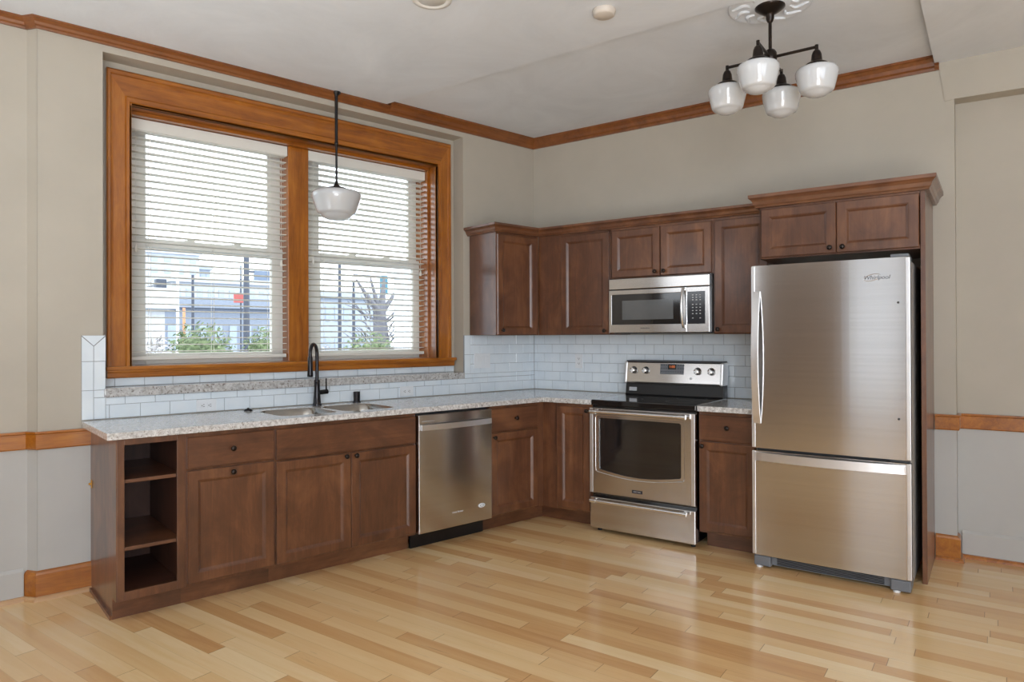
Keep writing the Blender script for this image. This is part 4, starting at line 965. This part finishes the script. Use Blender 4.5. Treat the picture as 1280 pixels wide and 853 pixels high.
for (dx, dy) in ((1, 0), (-1, 0), (0, 1), (0, -1)):
    AX, AY = hs+dx*0.222, -hd_+dy*0.222
    b_ = MB(); b_.tube([(hs+dx*0.02, -hd_+dy*0.02, HZ), (AX, AY, HZ)], 0.0075, 12); b_.tube([(AX, AY, HZ+0.010), (AX, AY, HZ-0.028)], 0.0085, 12); ar = t.part('arm', b_, M_BRONZE)
    b_ = MB(); b_.lathe([(0.008, HZ-0.014), (0.017, HZ-0.022), (0.023, HZ-0.038), (0.026, HZ-0.064), (0.027, HZ-0.074), (0.050, HZ-0.084), (0.062, HZ-0.096), (0.062, HZ-0.104), (0.0, HZ-0.104)], (AX, AY, 0), 24); t.part('socket', b_, M_BRONZE, ar)
    z0 = HZ-0.100
    b_ = MB(); b_.lathe([(0.056, z0), (0.078, z0-0.004), (0.094, z0-0.012), (0.100, z0-0.026), (0.099, z0-0.042), (0.080, z0-0.115), (0.074, z0-0.124), (0.066, z0-0.126), (0.058, z0-0.132), (0.044, z0-0.142), (0.022, z0-0.149), (0.0, z0-0.151)], (AX, AY, 0), 32); t.part('shade', b_, M_OPAL, ar)
# ceiling medallion with scrolled rim
b_ = MB(); b_.lathe([(0.205, ZH-0.002), (0.205, ZH-0.008), (0.196, ZH-0.014), (0.184, ZH-0.009), (0.10, ZH-0.009), (0.092, ZH-0.014), (0.0, ZH-0.014)], (hs, -hd_, 0), 48)
for k in range(12):
    a = 2*PI*k/12
    pts = []
    for q in range(9):
        u = q/8; rr = 0.105+0.082*u; aa = a+0.16*math.sin(u*PI*1.6)
        pts.append((hs+rr*math.cos(aa), -hd_+rr*math.sin(aa), ZH-0.010))
    b_.tube(pts, [0.004+0.007*math.sin(PI*(0.1+0.85*i/8)) for i in range(9)], 8)
single('ceiling_medallion', FB, (hs, -hd_, ZH), b_, M_CEIL, 'white scrolled plaster medallion on ceiling around chandelier canopy', 'medallion')
b_ = MB(); b_.lathe([(0.058, ZL-0.001), (0.060, ZL-0.006), (0.055, ZL-0.028), (0.048, ZL-0.033), (0.0, ZL-0.034)], (-1.365, -2.0, 0), 32)
single('smoke_detector', FA, (-1.365, -2.0, ZL), b_, plain('ivory_plastic', srgb(206, 196, 184), 0.5), 'small round pale smoke detector on the lower ceiling', 'detector')
b_ = MB(); b_.lathe([(0.100, ZL-0.001), (0.098, ZL-0.008), (0.080, ZL-0.010), (0.070, ZL-0.004)], (-2.10, -1.52, 0), 36, closed=True); 
b2 = MB(); b2.lathe([(0.071, ZL-0.001), (0.071, ZL-0.0045), (0.0, ZL-0.0055)], (-2.10, -1.52, 0), 30)
t = Thing('recessed_light', FA, (-2.10, -1.52, ZL), 'round white recessed light cut off at top edge of photo', 'light'); t.part('trim_ring', b_, M_WHITE); t.part('lens', b2, M_WHITE)
b_ = MB(); b_.box(-3.310, -3.3065, -0.02, -0.045, 0.555, 0.600, 0.002); b_.lathe([(0.006, 0.0), (0.006, -0.010), (0.0, -0.011)], (-3.3100, -0.032, 0.578), 10, 'x')
single('brass_catch', FA, (-3.308, -0.03, 0.578), b_, M_BRASS, 'tiny brass catch on the cherry end panel by the wall', 'catch')

# ------------------------------------------------------------------ outside, seen through the blinds
GZ = -0.55
g_ = MB(); g_.box(-70, 90, 0.6, 140, GZ-0.2, GZ); gm = structure('ground', g_, plain('pale_asphalt', srgb(104, 108, 114), 0.8)); 
def ray_pt(u, v, dist):
    r_ = _fw + _rt*((u-640)/F_PX) - _up*((v-418.84)/F_PX)
    tt = (dist - cam.location.y)/r_.y
    return cam.location + r_*tt
M_BUSH = None
def bush_mat(name, a, b_):
    t_ = NT(name); v = t_.coord((1,1,1)); n_ = t_.noise(v, 14, 4)
    t_.base(t_.ramp(n_, [(0.35, a), (0.65, b_)])); return t_.set(Roughness=0.7)
M_B1 = bush_mat('green_leaves', srgb(66, 84, 54), srgb(122, 138, 98)); M_B2 = bush_mat('bare_twigs', srgb(120, 116, 120), srgb(176, 174, 176))
M_BARK = plain('grey_bark', srgb(104, 104, 112), 0.8, 0, 0, 0.2)
def bush(cx_, cy_, rx, ry, rz, mat, label, n=900, seed=1, leaf=0.036, name='bush'):
    rnd = random.Random(seed); t_ = Thing(name, FA, (cx_, cy_, GZ), label, 'bush', 'bushes outside the kitchen window')
    mb = MB()
    for _ in range(n):
        a = rnd.uniform(0, 2*PI); cz = rnd.uniform(-0.6, 1); rr = rnd.uniform(0.55, 1.0)
        sxy = math.sqrt(max(0, 1-cz*cz))*rr
        p = Vector((cx_+rx*sxy*math.cos(a), cy_+ry*sxy*math.sin(a), GZ+rz*0.62+rz*0.62*cz*rr*0.62+rz*0.0))
        d1 = Vector((rnd.gauss(0,1), rnd.gauss(0,1), rnd.gauss(0,1))).normalized(); d2 = d1.orthogonal().normalized(); s_ = leaf*rnd.uniform(0.6, 1.4)
        mb.add([p-d1*s_, p+d2*s_*0.45, p+d1*s_, p-d2*s_*0.45], [(0,1,2,3)])
    bmc = bmesh.new(); bmesh.ops.create_icosphere(bmc, subdivisions=3, radius=1.0)
    for v_ in bmc.verts:
        k_ = 0.72+0.12*rnd.random(); v_.co = Vector((cx_+rx*k_*v_.co.x, cy_+ry*k_*v_.co.y, GZ+rz*0.62+rz*0.36*k_*v_.co.z))
    if mat is M_B1: mb.frombm(bmc)
    else: bmc.free()
    t_.part('foliage', mb, mat)
    st_ = MB()
    for k in range(7):
        a = k*0.9; st_.tube([(cx_+0.05*math.cos(a), cy_+0.05*math.sin(a), GZ), (cx_+rx*0.5*math.cos(a), cy_+ry*0.5*math.sin(a), GZ+rz*0.75)], [0.02, 0.008], 6)
    t_.part('stems', st_, M_BARK)
P_ = ray_pt(252, 419, 5.6); bush(P_.x, P_.y, 0.56, 0.45, 2.16, M_B1, 'green bush outside left window pane, left of the others', 2600, 1)
P_ = ray_pt(331, 419, 5.8); bush(P_.x, P_.y, 0.42, 0.4, 2.10, M_B1, 'green bush outside at right edge of left window pane', 2000, 2)
P_ = ray_pt(198, 425, 5.0); bush(P_.x, P_.y, 0.36, 0.3, 1.95, M_B2, 'bare grey twiggy bush outside lower left corner of window', 800, 3, 0.04)
P_ = ray_pt(462, 425, 5.2); bush(P_.x, P_.y, 0.62, 0.5, 2.02, M_B1, 'broad green bush outside the right window pane', 3000, 4)
P_ = ray_pt(402, 430, 4.6); bush(P_.x, P_.y, 0.25, 0.3, 1.85, M_B2, 'bare twiggy bush outside lower left of right window pane', 500, 5, 0.04)
# tree
P_ = ray_pt(476, 400, 9.0); rnd = random.Random(11)
t = Thing('bare_tree', FA, (P_.x, P_.y, GZ), 'bare forked tree outside the right window pane', 'tree')
b_ = MB(); b_.tube([(P_.x, P_.y, GZ), (P_.x+0.02, P_.y, 1.2), (P_.x-0.04, P_.y, 2.0)], [0.22, 0.19, 0.14], 12)
for (dx, dz, r_) in ((-0.55, 0.75, 0.06), (0.15, 0.85, 0.07), (0.55, 0.7, 0.05), (-0.2, 0.8, 0.05)):
    b_.tube([(P_.x, P_.y, 1.9), (P_.x+dx*0.5, P_.y+0.05, 1.9+dz*0.45), (P_.x+dx, P_.y+0.1, 1.9+dz)], [r_*1.6, r_, 0.02], 8)
t.part('trunk', b_, M_BARK)
b_ = MB()
for k in range(90):
    a = rnd.uniform(-1, 1); h = rnd.uniform(0.6, 1.9); L = rnd.uniform(0.25, 0.6)
    s_ = Vector((P_.x+a*0.35, P_.y+rnd.uniform(-0.3, 0.3), h)); e_ = s_+Vector((a*L+rnd.uniform(-0.2, 0.2), rnd.uniform(-0.3, 0.3), L*0.8)); b_.tube([s_, (s_+e_)/2+Vector((0.03, 0, 0.03)), e_], [0.018, 0.012, 0.005], 5)
t.part('twigs', b_, M_BARK)
# street furniture
def pole(u, vtop, dist, r_, mat, label, name='street_pole', extra=None):
    P2 = ray_pt(u, vtop, dist); mb = MB(); mb.tube([(P2.x, P2.y, GZ), (P2.x, P2.y, P2.z)], [r_, r_*0.8], 10)
    t2 = Thing(name, FA, (P2.x, P2.y, GZ), label, 'pole', 'street poles outside'); t2.part('mast', mb, mat)
    if extra: extra(t2, P2)
M_POLE = plain('dark_pole', srgb(70, 76, 90), 0.6); M_POLEL = plain('pale_pole', srgb(216, 220, 226), 0.5); M_ORANGE = plain('orange_plastic', srgb(236, 150, 110), 0.5)
def arm_sign(t2, P2):
    q = ray_pt(330, 345, P2.y); mb = MB(); mb.box(q.x-0.30, q.x+0.30, P2.y-0.03, P2.y+0.03, q.z-0.14, q.z+0.14); t2.part('street_sign', mb, plain('blue_grey_sign', srgb(104, 118, 140), 0.5))
    mb = MB(); mb.tube([(P2.x, P2.y, q.z+0.1), (q.x+0.3, P2.y, q.z+0.1)], 0.03, 8); t2.part('arm', mb, M_POLE)
pole(308, 314, 16, 0.10, M_POLE, 'thick dark street pole outside in left window pane', extra=arm_sign)
def stop_sign(t2, P2):
    mb = MB(); q = ray_pt(297, 373, P2.y); mb.box(q.x-0.15, q.x+0.15, P2.y-0.10, P2.y-0.06, q.z-0.15, q.z+0.15); t2.part('red_sign', mb, M_RED)
pole(301, 332, 18, 0.03, M_POLE, 'thin dark pole with red sign outside beside thick pole', extra=stop_sign)
pole(222, 326, 26, 0.07, M_POLEL, 'pale street pole outside in left window pane')
pole(241, 344, 28, 0.07, M_POLE, 'thin dark pole outside before the grey buildings')
pole(230, 385, 12, 0.035, M_ORANGE, 'short orange marker post outside above green bush')
pole(424.5, 331, 22, 0.08, M_POLE, 'dark street pole outside in right window pane')
def signal(t2, P2):
    q = ray_pt(478, 357, P2.y); mb = MB(); mb.box(q.x-0.12, q.x+0.12, P2.y-0.2, P2.y, q.z-0.34, q.z+0.34, 0.03); t2.part('signal_head', mb, plain('teal_signal', srgb(70, 120, 140), 0.5))
    mb = MB(); mb.tube([(P2.x, P2.y, q.z+0.3), (q.x, P2.y, q.z+0.3)], 0.04, 8); t2.part('arm', mb, M_POLE)
pole(442, 352, 17, 0.06, M_POLE, 'thin pole with traffic signal outside in right window pane', extra=signal)
def box_sign(t2, P2):
    mb = MB(); q0 = ray_pt(194, 349, P2.y); q1 = ray_pt(207, 384, P2.y); mb.box(q0.x, q1.x, P2.y-0.15, P2.y+0.15, q1.z, q0.z, 0.02); t2.part('sign_box', mb, M_POLE)
# buildings
def building(u0, u1, vtop, dist, depth, mat, label, win=None, vbase=None):
    a = ray_pt(u0, vtop, dist); b2 = ray_pt(u1, vtop, dist); t2 = Thing('building', FA, ((a.x+b2.x)/2, dist, GZ), label, 'building', 'buildings across the street')
    mb = MB(); mb.box(a.x, b2.x, dist, dist+depth, GZ, a.z); t2.part('wall', mb, mat)
    mb = MB(); mb.box(a.x-0.2, b2.x+0.2, dist-0.3, dist+depth, a.z, a.z+0.5); t2.part('parapet', mb, mat)
    if win:
        nx, nz, wm = win; W_ = b2.x-a.x; H_ = a.z-GZ
        for i in range(nx):
            for k in range(nz):
                mb = MB(); x_ = a.x+W_*(i+0.25)/nx; z_ = GZ+H_*(k+0.3)/nz; mb.box(x_, x_+W_*0.5/nx, dist-0.06, dist+0.02, z_, z_+H_*0.45/nz); t2.part('window', mb, wm)
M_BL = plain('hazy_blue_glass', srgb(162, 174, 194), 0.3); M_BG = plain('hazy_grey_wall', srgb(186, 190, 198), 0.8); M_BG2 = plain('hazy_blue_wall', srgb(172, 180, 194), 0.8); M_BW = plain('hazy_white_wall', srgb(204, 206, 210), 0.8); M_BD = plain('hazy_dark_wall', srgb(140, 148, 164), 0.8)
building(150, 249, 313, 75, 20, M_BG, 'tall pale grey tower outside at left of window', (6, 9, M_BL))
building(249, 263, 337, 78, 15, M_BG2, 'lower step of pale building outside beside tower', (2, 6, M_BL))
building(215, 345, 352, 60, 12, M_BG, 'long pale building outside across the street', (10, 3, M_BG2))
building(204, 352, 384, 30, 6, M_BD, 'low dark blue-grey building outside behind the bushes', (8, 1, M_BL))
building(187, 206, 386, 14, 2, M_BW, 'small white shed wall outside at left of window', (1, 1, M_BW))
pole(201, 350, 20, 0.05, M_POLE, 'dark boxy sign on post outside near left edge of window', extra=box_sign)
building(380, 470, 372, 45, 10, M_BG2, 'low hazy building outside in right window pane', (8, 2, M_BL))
P_ = ray_pt(504, 419, 2.2)
b_ = MB(); b_.box(P_.x-0.055, P_.x+0.055, 2.1, 2.3, GZ, 2.02); b_.box(P_.x-0.08, P_.x+0.08, 2.07, 2.33, 2.02, 2.1)
single('porch_post', FA, (P_.x, 2.2, GZ), b_, plain('white_painted_post', srgb(226, 234, 244), 0.5), 'white porch post outside at right side of right window pane', 'post')
# cars
def car(u, v, dist, label, seed=0):
    P2 = ray_pt(u, v, dist); x_, y_ = P2.x, dist; t2 = Thing('car', FA, (x_, y_, GZ), label, 'car', 'white cars parked outside')
    mb = MB(); zc = GZ
    mb.prism([(x_-2.1, zc+0.35), (x_+2.1, zc+0.35), (x_+2.15, zc+0.75), (x_+1.3, zc+0.95), (x_+0.7, zc+1.42), (x_-0.9, zc+1.42), (x_-1.7, zc+0.98), (x_-2.15, zc+0.9)], y_-0.85, y_+0.85, 'y'); t2.part('body', mb, plain('white_car_paint', srgb(240, 242, 246), 0.2, 0, 0.5))
    mb = MB(); mb.prism([(x_-1.4, zc+0.98), (x_+1.1, zc+0.98), (x_+0.62, zc+1.36), (x_-0.84, zc+1.36)], y_-0.86, y_+0.86, 'y'); t2.part('windows', mb, M_BL)
    for wx in (-1.3, 1.3):
        mb = MB(); mb.lathe([(0.33, -0.9), (0.33, 0.9)], (x_+wx, y_, zc+0.33), 18, 'y'); t2.part('wheel', mb, M_DARKGREY)
car(306, 425, 8.6, 'white car parked outside between the bushes in left window pane')
car(420, 425, 14.0, 'white car parked outside at lower left of right window pane')
